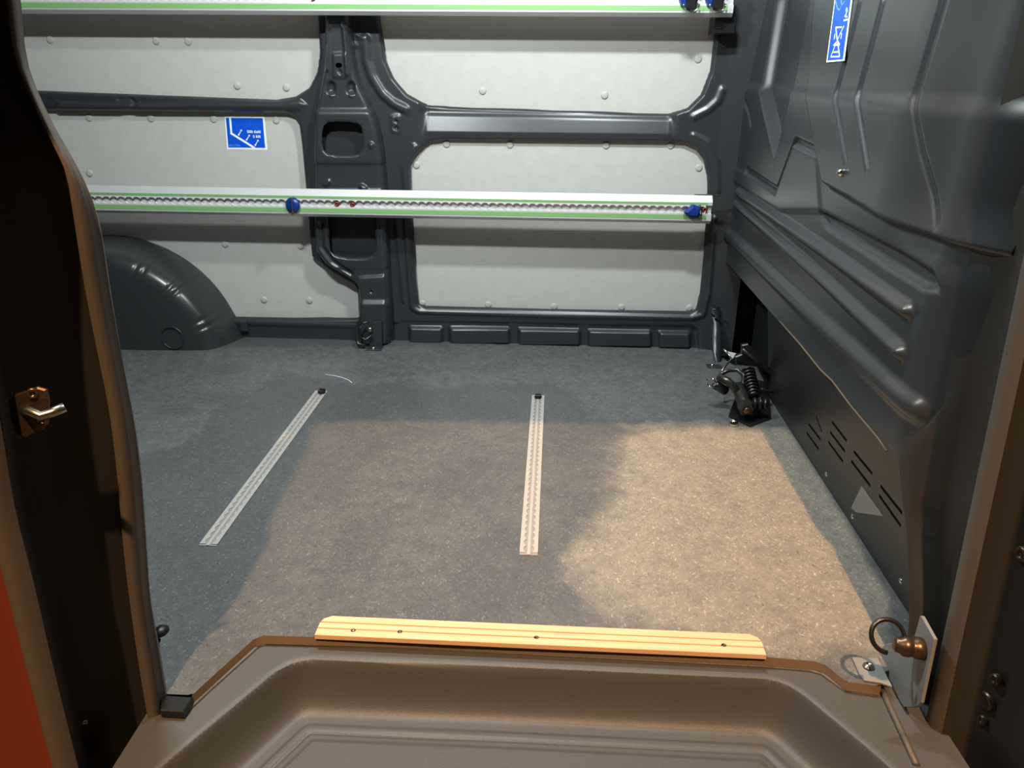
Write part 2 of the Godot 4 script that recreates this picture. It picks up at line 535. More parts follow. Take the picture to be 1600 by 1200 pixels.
func build_side_wall():
	var t := thing("wall_back", "dark grey pressed steel side wall of the van opposite the door", "wall", "", "structure")
	var top := 1.62
	var p1 := wall_xy([592, 20, 597, 62, 602, 95, 614, 122, 634, 146, 664, 163, 700, 166, 1000, 176, 1050, 177, 1075, 169, 1096, 148, 1110, 112, 1117, 60, 1120, 20])
	p1.append(Vector2(p1[p1.size() - 1].x + 0.02, top)); p1.append(Vector2(p1[0].x - 0.02, top))
	var p2 := wall_xy([642, 300, 641, 258, 654, 238, 670, 222, 690, 219, 860, 220, 1040, 222, 1066, 223, 1086, 232, 1100, 250, 1106, 275, 1106, 320, 1100, 400, 1094, 460, 1088, 484, 1080, 488, 860, 484, 664, 479, 654, 476, 650, 440, 645, 350])
	var p3 := wall_xy([494, 20, 498, 80, 494, 112, 482, 137, 460, 151, 430, 156, 300, 151, 40, 141, -120, 136])
	p3.append(Vector2(-2.9, top)); p3.append(Vector2(p3[0].x, top))
	var p4 := wall_xy([-100, 170, 60, 172, 250, 175, 445, 177, 458, 181, 465, 192, 470, 225, 477, 300, 486, 402, 520, 428, 553, 447, 558, 460, 559, 498, 460, 498, 360, 496, 300, 520, 150, 520, -100, 500])
	p4[0].x = -2.9; p4[p4.size() - 1].x = -2.9
	OPEN = [p1, p2, p3, p4]
	var f := Field.new(-2.3, 0.735, -0.02, 1.52, 0.0065)
	for k in f.H.size(): f.H[k] = 0.0
	# the wall turns in towards the bulkhead at its right end
	for k in f.H.size():
		var e: float = f.P[k].x - 0.60
		if e > 0: f.H[k] += 0.16 * e
	for i in 4: f.cut(OPEN[i], 0.010, 0.020 if i == 1 else 0.024)
	# raised boxes and beads of the pressing
	f.area(wall_xy([664, 178, 1048, 186, 1048, 213, 664, 209]), 0.010, 0.006)
	# the face of the beam between the panels leans up like a sill
	var bt := wall_xy([664, 176, 1048, 184])
	var bb := wall_xy([664, 212, 1048, 216])
	for k in f.H.size():
		var p := f.P[k]
		if p.x > bt[0].x - 0.04 and p.x < bt[1].x + 0.04 and p.y < bt[0].y + 0.03 and p.y > bb[0].y - 0.03:
			var w := smoothstep(bt[0].x - 0.03, bt[0].x + 0.01, p.x) * (1.0 - smoothstep(bt[1].x - 0.01, bt[1].x + 0.03, p.x))
			var s: float = (bt[0].y - p.y) / (bt[0].y - bb[0].y)
			f.H[k] -= 0.024 * w * (1.0 - clampf(s, 0, 1))
	f.line(wall_xy([571, 60, 573, 95, 581, 120, 597, 146, 614, 161, 634, 171]), 0.006, 0.014, 0.010)
	f.line(wall_xy([1129, 140, 1122, 158, 1106, 172, 1084, 183]), 0.005, 0.012, 0.008)
	f.line(wall_xy([1120, 300, 1119, 250, 1105, 223, 1084, 212]), 0.004, 0.012, 0.008)
	f.line(wall_xy([636, 300, 632, 262, 648, 230]), 0.004, 0.014, 0.008)
	f.line(wall_xy([634, 340, 640, 440, 644, 480, 654, 487, 860, 493, 1080, 497, 1098, 492, 1106, 460, 1116, 340]), 0.003, 0.010, 0.009)
	f.line(wall_xy([624, 503, 1084, 511, 1088, 540]), 0.0015, 0.006, -0.007)
	f.area(wall_xy([610, 505, 1092, 513, 1092, 560, 610, 560]), 0.010, -0.010)
	for s in [[640, 691], [703, 796], [811, 906], [920, 1017], [1030, 1078]]:
		var dy: float = (s[0] - 640) * 0.0205
		f.area(wall_xy([s[0], 511 + dy, s[1], 512 + dy, s[1], 536 + dy, s[0], 536 + dy]), 0.009, 0.019)
	f.area(wall_xy([90, 160, 250, 163, 300, 160, 440, 160, 470, 157, 478, 164, 470, 172, 300, 172, 90, 172]), 0.014, 0.011)
	f.line(wall_xy([185, 155, 202, 153, 212, 161, 208, 170, 192, 172]), 0.002, 0.008, -0.006)
	f.area(wall_xy([611, 181, 627, 179, 628, 206, 612, 208]), 0.006, 0.006)
	f.line(wall_xy([619, 189, 619, 190]), 0.002, 0.006, -0.014)
	f.line(wall_xy([618, 200, 620, 200]), 0.003, 0.006, -0.016)
	f.line(wall_xy([558, 55, 564, 58, 563, 70, 557, 72]), 0.003, 0.006, 0.006)
	f.line(wall_xy([620, 340, 625, 400, 632, 470]), 0.003, 0.012, 0.007)
	f.line(wall_xy([365, 504, 555, 509]), 0.003, 0.012, 0.006)
	put("frame", f.mesh(func(x, y, h): return Vector3(x, y, h)), M.sheet, t)
	# outer skin behind the frame
	var st := mb()
	box(st, Vector3(-3.0, -0.3, -0.16), Vector3(0.95, 2.06, -0.12))
	put("outer_skin", st, M.post, t)
	build_pillar(t)

func build_pillar(t: Node3D):
	var z := 0.045
	var f := Field.new(-1.05, -0.60, -0.015, 1.52, 0.005)
	var q := wall_xy([507, 20, 505, 60, 503, 100, 497, 135, 490, 165, 488, 200, 488, 300, 489, 385, 497, 404, 512, 419, 535, 433, 551, 442, 559, 452, 560, 500, 559, 533, 567, 541, 600, 541, 612, 535, 611, 470, 606, 400, 603, 300, 598, 240, 590, 195, 579, 165, 561, 130, 553, 100, 548, 60, 546, 20], z)
	q[0].y = 1.6; q[q.size() - 1].y = 1.6
	for k in f.H.size(): f.H[k] = z
	f.cut(chaikin(q, 1), 0.022, 0.055, true)
	f.line(wall_xy([512, 108, 510, 48, 515, 37, 533, 36, 538, 46, 544, 116], z), 0.002, 0.008, 0.010)
	f.area(wall_xy([520, 84, 541, 83, 545, 121, 521, 122], z), 0.006, 0.006)
	f.cut(chaikin(wall_xy([525, 98, 535, 98, 535, 106, 525, 106], z), 2))
	f.line(wall_xy([531, 111, 532, 114], z), 0.0015, 0.005, -0.010)
	for x in [517, 548]:
		f.line(wall_xy([x, 134, x, 142], z), 0.007, 0.012, -0.016)
		f.line(wall_xy([x, 147, x + 1, 147], z), 0.004, 0.008, 0.008)
	f.area(wall_xy([470, 173, 620, 173, 620, 256, 470, 256], z), 0.022, 0.012)
	f.area(wall_xy([470, 296, 620, 296, 620, 420, 470, 420], z), 0.014, 0.006)
	f.cut(chaikin(wall_xy([514, 189, 557, 191, 567, 200, 568, 234, 559, 243, 514, 242, 504, 233, 504, 199], z), 1), 0.006, 0.008)
	f.cut(chaikin(wall_xy([514, 318, 584, 318, 588, 390, 580, 402, 550, 404, 522, 399, 514, 390], z), 1), 0.010, 0.012)
	f.line(wall_xy([501, 350, 503, 385, 520, 408, 548, 428], z), 0.003, 0.012, -0.010)
	f.area(wall_xy([560, 433, 602, 430, 608, 560, 555, 560], z), 0.010, 0.010)
	f.area(wall_xy([552, 470, 620, 470, 620, 560, 552, 560], z), 0.026, 0.014)
	f.line(wall_xy([580, 455, 581, 455], z), 0.002, 0.005, -0.010)
	f.line(wall_xy([581, 227, 582, 226], z), 0.004, 0.008, 0.010)
	f.line(wall_xy([566, 292, 570, 294], z), 0.004, 0.010, 0.012)
	f.line(wall_xy([508, 288, 514, 284], z), 0.003, 0.010, 0.006)
	var p := put("pillar", f.mesh(func(x, y, h): return Vector3(x, y, h)), M.sheet, t)
	p.set_meta("label", "dark pressed steel post with square opening and two dimples")

func build_bulkhead():
	var t := thing("wall_right", "dark grey embossed steel bulkhead between cargo bay and cab", "wall", "", "structure")
	var f := Field.new(-0.02, 1.74, 0.36, 1.40, 0.0055)
	# ribs that run across the van
	f.line(bulk_zy([1155, 300, 1290, 392, 1421, 486]), 0.004, 0.017, 0.018)
	f.line(bulk_zy([1152, 318, 1290, 438, 1410, 551]), 0.004, 0.017, 0.018)
	f.line(bulk_zy([1138, 366, 1290, 512, 1428, 640]), 0.007, 0.026, 0.017)
	# upper raised field with its bend, the step below it and two grooves
	f.area(bulk_zy([1262, -130, 1268, 145, 1282, 220, 1297, 288, 1340, 312, 1392, 345, 1462, 372, 1560, 420, 1640, 300, 1640, -130]), 0.016, 0.022)
	f.area(bulk_zy([1282, 332, 1300, 340, 1400, 392, 1456, 428, 1462, 452, 1440, 448, 1380, 412, 1290, 352]), 0.014, -0.016)
	f.line(bulk_zy([1348, -130, 1340, 0, 1316, 145, 1337, 252]), 0.003, 0.012, -0.010)
	f.line(bulk_zy([1386, -130, 1376, 0, 1351, 145, 1372, 260]), 0.003, 0.012, -0.010)
	# tapered recess and the column beside it
	f.area(bulk_zy([1200, -130, 1197, 0, 1187, 140, 1210, 242, 1232, 150, 1246, 0, 1250, -130]), 0.030, -0.034)
	f.line(bulk_zy([1163, -130, 1160, 0, 1147, 130, 1152, 160]), 0.003, 0.007, -0.012)
	f.line(bulk_zy([1178, -130, 1174, 0, 1160, 130, 1173, 195]), 0.003, 0.007, -0.012)
	# stepped crease
	f.line(bulk_zy([1166, 266, 1214, 298, 1242, 220, 1276, 236]), 0.004, 0.010, -0.013)
	f.area(bulk_zy([1150, 262, 1214, 300, 1242, 222, 1277, 238, 1284, 330, 1220, 330, 1150, 285]), 0.012, 0.006)
	# by the door post the raised field runs out into a shallow dish
	for k in f.H.size():
		f.H[k] -= 0.030 * smoothstep(1.36, 1.62, f.P[k].x) * smoothstep(0.70, 0.86, f.P[k].y)
	f.line(bulk_zy([1490, -130, 1468, 0, 1438, 150, 1446, 240, 1464, 352]), 0.002, 0.012, -0.005)
	# above the bend the sheet leans forward
	for k in f.H.size():
		var y: float = f.P[k].y
		f.H[k] -= 0.10 * maxf(0.0, y - 1.0) + 0.02 * smoothstep(0.98, 1.02, y) * 0.4
		var zz: float = f.P[k].x
		f.H[k] -= 0.03 * pow(maxf((zz - 1.60) / 0.10, 0), 2.0)
		f.H[k] += 0.02 * pow(clampf((0.06 - zz) / 0.08, 0, 1), 2.0)
		f.H[k] += 0.0
	put("bulkhead_sheet", f.mesh(func(z, y, h): return Vector3(0.68 - h, y, z)), M.sheet, t)
	var st := mb()
	box(st, Vector3(0.84, -0.3, -0.12), Vector3(0.88, 2.06, 1.80))
	put("cab_side_skin", st, M.sheet, t)
	st = mb()
	box(st, Vector3(0.72, 1.39, -0.12), Vector3(0.84, 2.06, 1.80))
	put("upper_sheet", st, M.sheet, t)
	st = mb()
	quad(st, Vector3(0.682, 0.362, -0.02), Vector3(0.84, 0.40, -0.02), Vector3(0.84, 0.40, 1.70), Vector3(0.682, 0.362, 1.70))
	put("lower_flange", st, M.sheet, t)
	# screw on the raised field
	st = mb()
	var s := onx(1318, 270, 0.66)
	lathe(st, s, Vector3(-1, 0.1, 0.2), [[0.0, 0.016], [0.005, 0.015], [0.009, 0.010], [0.010, 0.0], [0.004, -0.01]], 12)
	put("screw", st, M.chrome, t)

func build_vent_panel():
	var t := thing("vent_panel", "black slotted lower trim panel beneath the ribbed bulkhead", "panel")
	# outline in (z, y) on a plane that leans out towards the top
	var foot := Vector3(0.770, 0, 0)
	var v := Vector3(-0.050, 0.355, 0).normalized()
	var c := CSGCombiner3D.new()
	c.name = "panel_sheet"
	var b := CSGBox3D.new()
	b.size = Vector3(1.17, 0.362, 0.006)
	b.material = M.vent
	c.add_child(b)
	# basis: local x -> world +z, local y -> v, local z -> outward (towards -x)
	var X := Vector3(0, 0, 1)
	var Y := v
	var Z := X.cross(Y)
	var o := foot + Vector3(-0.0, 0, 1.070) + Y * 0.181
	c.transform = Transform3D(Basis(X, Y, Z), o)
	for pr in [[1277, 651, 1286, 675], [1302, 659, 1325, 689], [1336, 705, 1365, 740], [1378, 759, 1412, 802], [1265, 662, 1284, 687], [1299, 675, 1322, 705], [1332, 720, 1362, 759], [1376, 774, 1410, 822], [1262, 676, 1281, 702], [1296, 690, 1319, 721]]:
		var n := Z
		var hit := []
		for k in 2:
			var d := ray(pr[k * 2], pr[k * 2 + 1])
			var tt := (o - EYE).dot(n) / d.dot(n)
			var w := EYE + d * tt - o
			hit.append(Vector2(w.dot(X), w.dot(Y)))
		var s := CSGBox3D.new()
		s.operation = CSGShape3D.OPERATION_SUBTRACTION
		var ln: float = (hit[1] - hit[0]).length()
		s.size = Vector3(ln, 0.009, 0.05)
		s.material = M.black
		var m: Vector2 = (hit[0] + hit[1]) / 2
		s.position = Vector3(m.x, m.y, 0)
		s.rotation.z = (hit[1] - hit[0]).angle()
		c.add_child(s)
	t.add_child(c)
	# pale edge of the sheet above, bolts at the foot and a light reflecting label patch
	var st := mb()
	for pp in [[1293, 741], [1334, 807], [1410, 908]]:
		st = mb()
		var d := ray(pp[0], pp[1])
		var tt := (o - EYE).dot(Z) / d.dot(Z)
		lathe(st, EYE + d * tt, Z, [[0.007, 0], [0.006, 0.005], [0, 0.007]], 10)
		put("bolt_head", st, M.chrome, t)
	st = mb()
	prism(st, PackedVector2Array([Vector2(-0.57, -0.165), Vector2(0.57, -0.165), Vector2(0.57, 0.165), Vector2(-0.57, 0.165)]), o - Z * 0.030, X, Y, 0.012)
	put("dark_backing", st, M.black, t)  # added black sheet, stands in for the shade behind the slots
	st = mb()
	var q := PackedVector2Array()
	for pp in [[1349, 760], [1382, 806], [1340, 800], [1333, 793]]:
		var d := ray(pp[0], pp[1])
		var tt := (o - EYE).dot(Z) / d.dot(Z)
		var w := EYE + d * tt - o
		q.append(Vector2(w.dot(X), w.dot(Y)))
	prism(st, q, o + Z * 0.003, X, Y, 0.002)
	put("corner_plate", st, M.grey_paint, t)
	var e := thing("trim_1", "thin pale raw edge strip under the bulkhead ribs", "trim", "", "structure")
	st = mb()
	var pts := []
	for pp in [[1218, 499], [1250, 535], [1282, 575], [1300, 592], [1330, 632], [1372, 682], [1386, 702]]:
		pts.append(onx(pp[0], pp[1] + 3, 0.679))
	tube(st, pts, 0.0022, 6)
	put("edge_strip", st, M.edge, e)

# door frame: rear post (left) and front post (right), seals, header, outer skin
func curve_at(tbl: Array, y: float) -> float:
	for i in tbl.size() - 1:
		if y <= tbl[i + 1][1]:
			var k: float = clampf((y - tbl[i][1]) / (tbl[i + 1][1] - tbl[i][1]), 0, 1)
			return lerpf(tbl[i][0], tbl[i + 1][0], k)
	return tbl[tbl.size() - 1][0]
func contour(tbl: Array, z: float, samples := 60) -> Array:      # rows from top (y 1.85) to bottom of a post edge traced at depth z
	var raw := PackedVector2Array()
	for p in tbl:
		var w := onz(p[0], p[1], z)
		raw.append(Vector2(w.x, w.y))
	raw = chaikin(raw, 2, false)
	var o := []
	o.append(Vector3(raw[0].x, 2.05, z))
	for k in samples:
		var y := lerpf(1.12, -0.30, k / float(samples - 1))
		var x := raw[0].x
		if y <= raw[raw.size() - 1].y: x = raw[raw.size() - 1].x
		else:
			for i in raw.size() - 1:
				if y <= raw[i].y and y >= raw[i + 1].y:
					x = lerpf(raw[i].x, raw[i + 1].x, (raw[i].y - y) / maxf(1e-6, raw[i].y - raw[i + 1].y))
					break
		o.append(Vector3(x, y, z))
	return o
func shift(rows: Array, d: Vector3) -> Array:
	var o := []
	for p in rows: o.append(p + d)
	return o
func strips(cols: Array) -> Array:      # columns of points -> rows
	return cols
func build_door_frame():
	var t := thing("door_1", "open side door frame of the van with dark posts and seals", "door frame", "", "structure")
	var edge := [[30, 0], [35, 75], [42, 110], [57, 150], [82, 200], [107, 240], [127, 275], [145, 310], [157, 350], [165, 400], [172, 450], [184, 520], [199, 600], [211, 660], [221, 730], [229, 837], [234, 933], [248, 1003], [263, 1093], [277, 1179], [282, 1230]]
	var inner := [[10, 0], [20, 85], [35, 125], [65, 190], [90, 240], [105, 272], [115, 340], [132, 450], [155, 565], [171, 640], [184, 747], [192, 853], [205, 960], [221, 1067], [240, 1173], [246, 1230]]
	var e0 := contour(edge, 1.95)
	var e1 := contour(inner, 2.00)
	# seal: rounded bead between the two contours
	var mid := []
	for i in e0.size(): mid.append(e0[i].lerp(e1[i], 0.5) + Vector3(0.012, 0, 0.012))
	var q1 := []
	for i in e0.size(): q1.append(e0[i].lerp(e1[i], 0.2) + Vector3(0.009, 0, 0.005))
	var q3 := []
	for i in e0.size(): q3.append(e0[i].lerp(e1[i], 0.55) + Vector3(0.004, 0, 0.004))
	var st := mb()
	loft(st, [shift(e0, Vector3(-0.05, 0, -0.03)), shift(e0, Vector3(-0.012, 0, -0.012)), e0, q1])
	put("rear_flange", st, M.sheet, t)
	st = mb()
	loft(st, [q1, q3, mid, e1, shift(e1, Vector3(-0.012, 0, -0.02))])
	put("rear_seal", st, M.seal, t)
	# recessed jamb behind the seal, out to the body edge
	var outer := [[-95, 0], [-80, 200], [-50, 400], [0, 650], [21, 790], [48, 890], [80, 1030], [109, 1147], [125, 1210]]
	var e2 := contour(outer, 2.15)
	var groove := []
	for i in e1.size(): groove.append(e1[i].lerp(e2[i], 0.12) + Vector3(-0.06, 0, -0.03))
	var wallm := []
	for i in e1.size(): wallm.append(e1[i].lerp(e2[i], 0.6) + Vector3(-0.06, 0, -0.035))
	var wall2 := []
	for i in e1.size(): wall2.append(e1[i].lerp(e2[i], 0.9) + Vector3(-0.03, 0, -0.02))
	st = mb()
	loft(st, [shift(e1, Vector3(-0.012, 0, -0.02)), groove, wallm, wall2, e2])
	put("rear_jamb", st, M.lining, t)  # near-black colour paints in the shade that falls on this jamb
	st = mb()
	var lip := []
	for i in e2.size(): lip.append(e2[i] + Vector3(-0.022, 0, 0.022))
	loft(st, [e2, shift(e2, Vector3(-0.006, 0, 0.016)), lip, shift(lip, Vector3(-0.012, 0, -0.012))])
	put("rear_body_edge", st, M.seal, t)
	st = mb()
	var lip2 := shift(lip, Vector3(-0.012, 0, -0.012))
	loft(st, [lip2, shift(lip2, Vector3(-0.02, 0, -0.004)), shift(lip2, Vector3(-0.035, 0, 0.02)), shift(lip2, Vector3(-1.6, 0, 0.02))])
	put("outer_skin", st, M.orange, t)
	st = mb()
	tube(st, [onz(112, 1118, 2.06), onz(116, 1131, 2.06), onz(137, 1127, 2.055)], 0.004, 8)
	put("clip", st, M.steel, t)
	# front post, a swept section whose seal leans towards the door at the foot
	var sec := [[0.760, 1.60], [0.704, 1.685], [0.722, 1.715], [0.738, 1.755], [0.736, 1.80], [0.722, 1.832]]
	var sec2 := [[0.722, 1.832], [0.700, 1.842], [0.690, 1.858], [0.692, 1.876], [0.704, 1.888]]
	var sec3 := [[0.704, 1.888], [0.742, 1.896], [0.765, 1.93], [0.770, 2.0], [0.768, 2.06], [0.745, 2.085], [0.735, 2.10]]
	var sec4 := [[0.735, 2.10], [0.735, 2.125], [0.76, 2.135], [1.6, 2.135]]
	var names := ["front_jamb", "front_seal", "front_outer_jamb", "front_skin"]
	var ms := [M.post, M.seal, M.post, M.orange]
	var k := 0
	for s in [sec, sec2, sec3, sec4]:
		st = mb()
		var cols := []
		for c in s:
			var colm := []
			for j in 50:
				var y := lerpf(2.05, -0.32, j / 49.0)
				var zs: float = c[1] + 0.085 * (0.65 - clampf(y, -0.2, 0.95))
				var xs: float = c[0]
				if k == 0 and y < 0.52:
					# a boss covers the foot of the bulkhead, below it the post widens to the sill
					var zt := curve_at([[1.86, -0.32], [1.86, -0.05], [1.805, 0.14], [1.720, 0.28], [1.648, 0.34], [1.648, 0.36], [1.665, 0.41], [1.70, 0.52]], y)
					var ci: int = s.find(c)
					zs = maxf(zs, zt + [0.0, 0.015, 0.025, 0.03, 0.035, 0.0][ci]) if ci > 0 else lerpf(zs, zt, smoothstep(0.52, 0.44, y))
					if ci < 2: xs = lerpf(xs, [0.676, 0.682][ci], smoothstep(0.52, 0.42, y))
				colm.append(Vector3(xs, y, zs))
			cols.append(colm)
		cols.reverse()
		loft(st, cols)
		put(names[k], st, ms[k], t)
		k += 1
	# embossed bead and corner bulges of the front post
	st = mb()
	tube(st, [onx(1552, 322, 0.732), onx(1544, 380, 0.730), onx(1537, 432, 0.728), onx(1541, 446, 0.732)], 0.010, 10)
	put("bead", st, M.post, t)
	# header and the parts of the near side that close the bay
	st = mb()
	prism(st, PackedVector2Array([Vector2(-3.0, 1.45), Vector2(-0.80, 1.45), Vector2(-0.775, 1.62), Vector2(-0.73, 1.76), Vector2(-0.65, 1.86), Vector2(-0.54, 1.905), Vector2(0.52, 1.975), Vector2(0.62, 1.955), Vector2(0.71, 1.88), Vector2(0.76, 1.74), Vector2(0.95, 1.70), Vector2(0.95, 2.2), Vector2(-3.0, 2.2)]), Vector3(0, 0, 1.86), Vector3.RIGHT, Vector3.UP, 0.10, 0.012)
	put("header", st, M.post, t)
	st = mb()
	box(st, Vector3(-3.0, -0.3, 1.80), Vector3(-0.86, 2.05, 1.84))
	put("rear_side_panel", st, M.sheet, t)
	# striker plate on the rear jamb
	var z := 2.112
	var pl := put("striker_plate", striker_plate(z), M.bronze, t)
	st = mb()
	for p in [[52, 614], [66, 657]]:
		st = mb()
		lathe(st, onz(p[0], p[1], z + 0.006), Vector3(0.3, 0, 1), [[0.008, 0], [0.0075, 0.004], [0.004, 0.005], [0.003, 0.002], [0, 0.002]], 14)
		put("bolt_head", st, M.bronze, pl)
	st = mb()
	tube(st, [onz(37, 640, z), onz(36, 641, z + 0.03), onz(48, 643, z + 0.036), onz(64, 650, z + 0.036), onz(80, 645, z + 0.03), onz(101, 636, z + 0.02)], 0.0065, 10)
	put("hook", st, M.steel, pl)
	# bolts on the front jamb
	st = mb()
	for p in [[1555, 1062, 0.009], [1540, 1095, 0.014], [1535, 1125, 0.008], [1597, 866, 0.011]]:
		st = mb()
		var w := onx(p[0], p[1], 0.752)
		var r: float = p[2]
		lathe(st, w, Vector3(-1, 0, 0.2), [[r * 1.3, -0.004], [r * 1.2, 0.004], [r * 0.8, 0.006], [r * 0.6, 0.001], [0, 0.001]], 14)
		put("jamb_bolt", st, M.bronze, t)

func striker_plate(z: float) -> SurfaceTool:
	var st := mb()
	var q := PackedVector2Array()
	var o := onz(50, 640, z)
	for p in [[17, 622], [25, 615], [45, 608], [62, 602], [76, 606], [80, 625], [78, 655], [72, 668], [45, 682], [28, 674], [20, 650]]:
		var w := onz(p[0], p[1], z)
		q.append(Vector2(w.x - o.x, w.y - o.y))
	prism(st, q, o, Vector3.RIGHT, Vector3.UP, 0.007, 0.002)
	return st

func build_shell():
	var t := thing("ceiling", "pale lined roof of the cargo bay", "ceiling", "", "structure")
	var st := mb()
	box(st, Vector3(-3.0, 2.06, -0.12), Vector3(0.95, 2.13, 1.96))
	put("roof_lining", st, M.ceiling, t)
	t = thing("wall_left", "closed rear end of the cargo bay behind the wheel arch", "wall", "", "structure")
	st = mb()
	box(st, Vector3(-3.02, -0.3, -0.12), Vector3(-2.94, 2.06, 1.95))
	put("rear_doors", st, M.sheet, t)
	t = thing("ground", "asphalt ground outside under the van", "ground", "", "structure")
	st = mb()
	box(st, Vector3(-14, -0.72, 2.0), Vector3(14, -0.62, 22))
	put("asphalt", st, M.asphalt, t)
	st = mb()
	box(st, Vector3(-14, -0.72, -6), Vector3(14, -0.621, 2.0))
	put("asphalt", st, M.asphalt, t)

func build_step():
	var t := thing("entry_step", "black textured plastic entry step well below the floor edge", "step")
	var f := Field.new(-0.76, 0.78, 1.775, 2.33, 0.0045)
	var q := floor_xz([455, 1028, 850, 1043, 1225, 1060], -0.02)
	var ul := ony(278, 1175, -0.02)
	var ur := ony(1388, 1195, -0.02)
	var w := PackedVector2Array([q[0], q[1], q[2], Vector2(ur.x, ur.z), Vector2(ur.x + 0.14, 2.36), Vector2(ur.x + 0.16, 2.6), Vector2(ul.x - 0.16, 2.6), Vector2(ul.x - 0.14, 2.36), Vector2(ul.x, ul.z)])
	w = rounded(w, 0.05, 5)
	for k in f.H.size():
		var p := f.P[k]
		var d := -f.sdist(p, w)
		var h := -0.022
		if d > -0.012:
			var tt := clampf(d / 0.046, 0, 1)
			h -= 0.100 * (1.0 - pow(1.0 - tt, 2.6)) + 0.003 * smoothstep(-0.012, 0.0, d)
		h += 0.0045 * smoothstep(0.062, 0.067, d) - 0.004 * (smoothstep(0.080, 0.083, d) - smoothstep(0.086, 0.089, d)) + 0.004 * smoothstep(0.102, 0.107, d)
		h += 0.0
		f.H[k] = h
	var cutq := PackedVector2Array([Vector2(-0.705, 1.7), Vector2(0.705, 1.7), Vector2(0.74, 2.5), Vector2(-0.70, 2.5)])
	f.cut(cutq, 0, 0, true)
	put("tray", f.mesh(func(x, z, h): return Vector3(x, h, z)), M.tray, t)
	# raised bead that follows the board edge
	var st := mb()
	var pts := []
	for p in floor_xz([290, 1112, 322, 1082, 402, 1010, 418, 1005, 700, 1014, 1190, 1040, 1262, 1046, 1284, 1052, 1320, 1078, 1370, 1086], -0.02):
		pts.append(Vector3(p.x, -0.0215, p.y))
	tube(st, pts, 0.0045, 8)
	put("rim_bead", st, M.tray, t)
	st = mb()
	tube(st, [ony(1378, 1078, -0.02), ony(1388, 1100, -0.02), ony(1402, 1130, -0.02), ony(1416, 1160, -0.02), ony(1432, 1195, -0.02)], 0.006, 8)
	put("side_edge", st, M.seal, t)

func build_strip():
	var t := thing("threshold_strip", "pale grooved wooden strip screwed along the floor edge", "strip")
	var a := ony(490, 1001, 0.0)
	var b := ony(1197, 1028, 0.0)
	var z1 := 1.8035
	var z0 := 1.7455
	# grooved section swept along x, ends rounded at the back corners
	var st := mb()
	var ribs := [[z0 + 0.000, z0 + 0.018], [z0 + 0.021, z0 + 0.036], [z0 + 0.039, z1]]
	for r in ribs:
		var l0: float = a.x + (0.012 if r[0] < z0 + 0.01 else 0.002)
		var l1: float = b.x - (0.012 if r[0] < z0 + 0.01 else 0.002)
		var q := PackedVector2Array([Vector2(l0, -r[1]), Vector2(l1, -r[1]), Vector2(l1, -r[0]), Vector2(l0, -r[0])])
		if r[0] < z0 + 0.01:
			q = PackedVector2Array([Vector2(a.x + 0.003, -r[1]), Vector2(b.x - 0.003, -r[1]), Vector2(b.x - 0.007, -r[0] - 0.009), Vector2(b.x - 0.022, -r[0]), Vector2(a.x + 0.022, -r[0]), Vector2(a.x + 0.007, -r[0] - 0.009)])
		prism(st, q, Vector3(0, 0.0005, 0), Vector3.RIGHT, Vector3(0, 0, -1), 0.0125, 0.0012)
	put("board", st, M.wood, t)
	st = mb()
	box(st, Vector3(a.x + 0.006, 0.0004, z0 + 0.006), Vector3(b.x - 0.006, 0.0085, z1 - 0.004))
	put("groove_floor", st, M.wood_groove, t)
	for p in [[552, 985], [838, 996], [1131, 1008], [625, 987]]:
		st = mb()
		var w := ony(p[0], p[1], 0.013)
		lathe(st, Vector3(w.x, 0.0122, w.z), Vector3.UP, [[0.0055, 0], [0.005, 0.001], [0.002, 0.001], [0.0015, 0.0002], [0, 0.0002]], 12)
		put("screw", st, M.bronze, t)

# ---------------------------------------------------------------- lining panels with clips
func build_panels():
	var spec := [
		["flat pale grey lining panel between upper rail and beam, beside the bulkhead", [754, 142, 945, 149, 1091, 92]],
		["flat pale grey lining panel beneath the beam, crossed by the lower rail beside the bulkhead", [651, 258, 698, 225, 797, 226, 947, 227, 1048, 227, 1092, 262, 660, 474, 763, 476, 866, 479, 971, 480, 1077, 481, 1089, 386]],
		["flat pale grey lining panel behind the upper rail, rearward of the steel post", [77, 62, 243, 64, 293, 65, 370, 134, 447, 137]],
		["flat pale grey lining panel above the wheel arch, with the square blue sticker", [138, 184, 235, 185, 333, 186, 431, 188, 139, 271, 351, 382, 469, 385, 412, 469, 483, 470]]]
	for i in 4:
		var t := thing("lining_panel", spec[i][0], "panel", "lining panels of the side wall")
		var q: PackedVector2Array = OPEN[i]
		var grown := Geometry2D.offset_polygon(q, 0.02, Geometry2D.JOIN_ROUND)
		var st := mb()
		prism(st, grown[0], Vector3(0, 0, -0.032 if i == 1 else -0.038), Vector3.RIGHT, Vector3.UP, 0.004)
		put("board", st, M.panel, t)
		var c: Array = spec[i][1]
		for k in range(0, c.size(), 2):
			st = mb()
			var p := onz(c[k], c[k + 1], -0.029)
			lathe(st, Vector3(p.x, p.y, -0.0285 if i == 1 else -0.0345), Vector3(0, 0, 1), [[0.0135, 0], [0.0135, 0.0025], [0.0115, 0.0045], [0.006, 0.0052], [0, 0.0052]], 16)
			put("clip", st, M.clip, t)

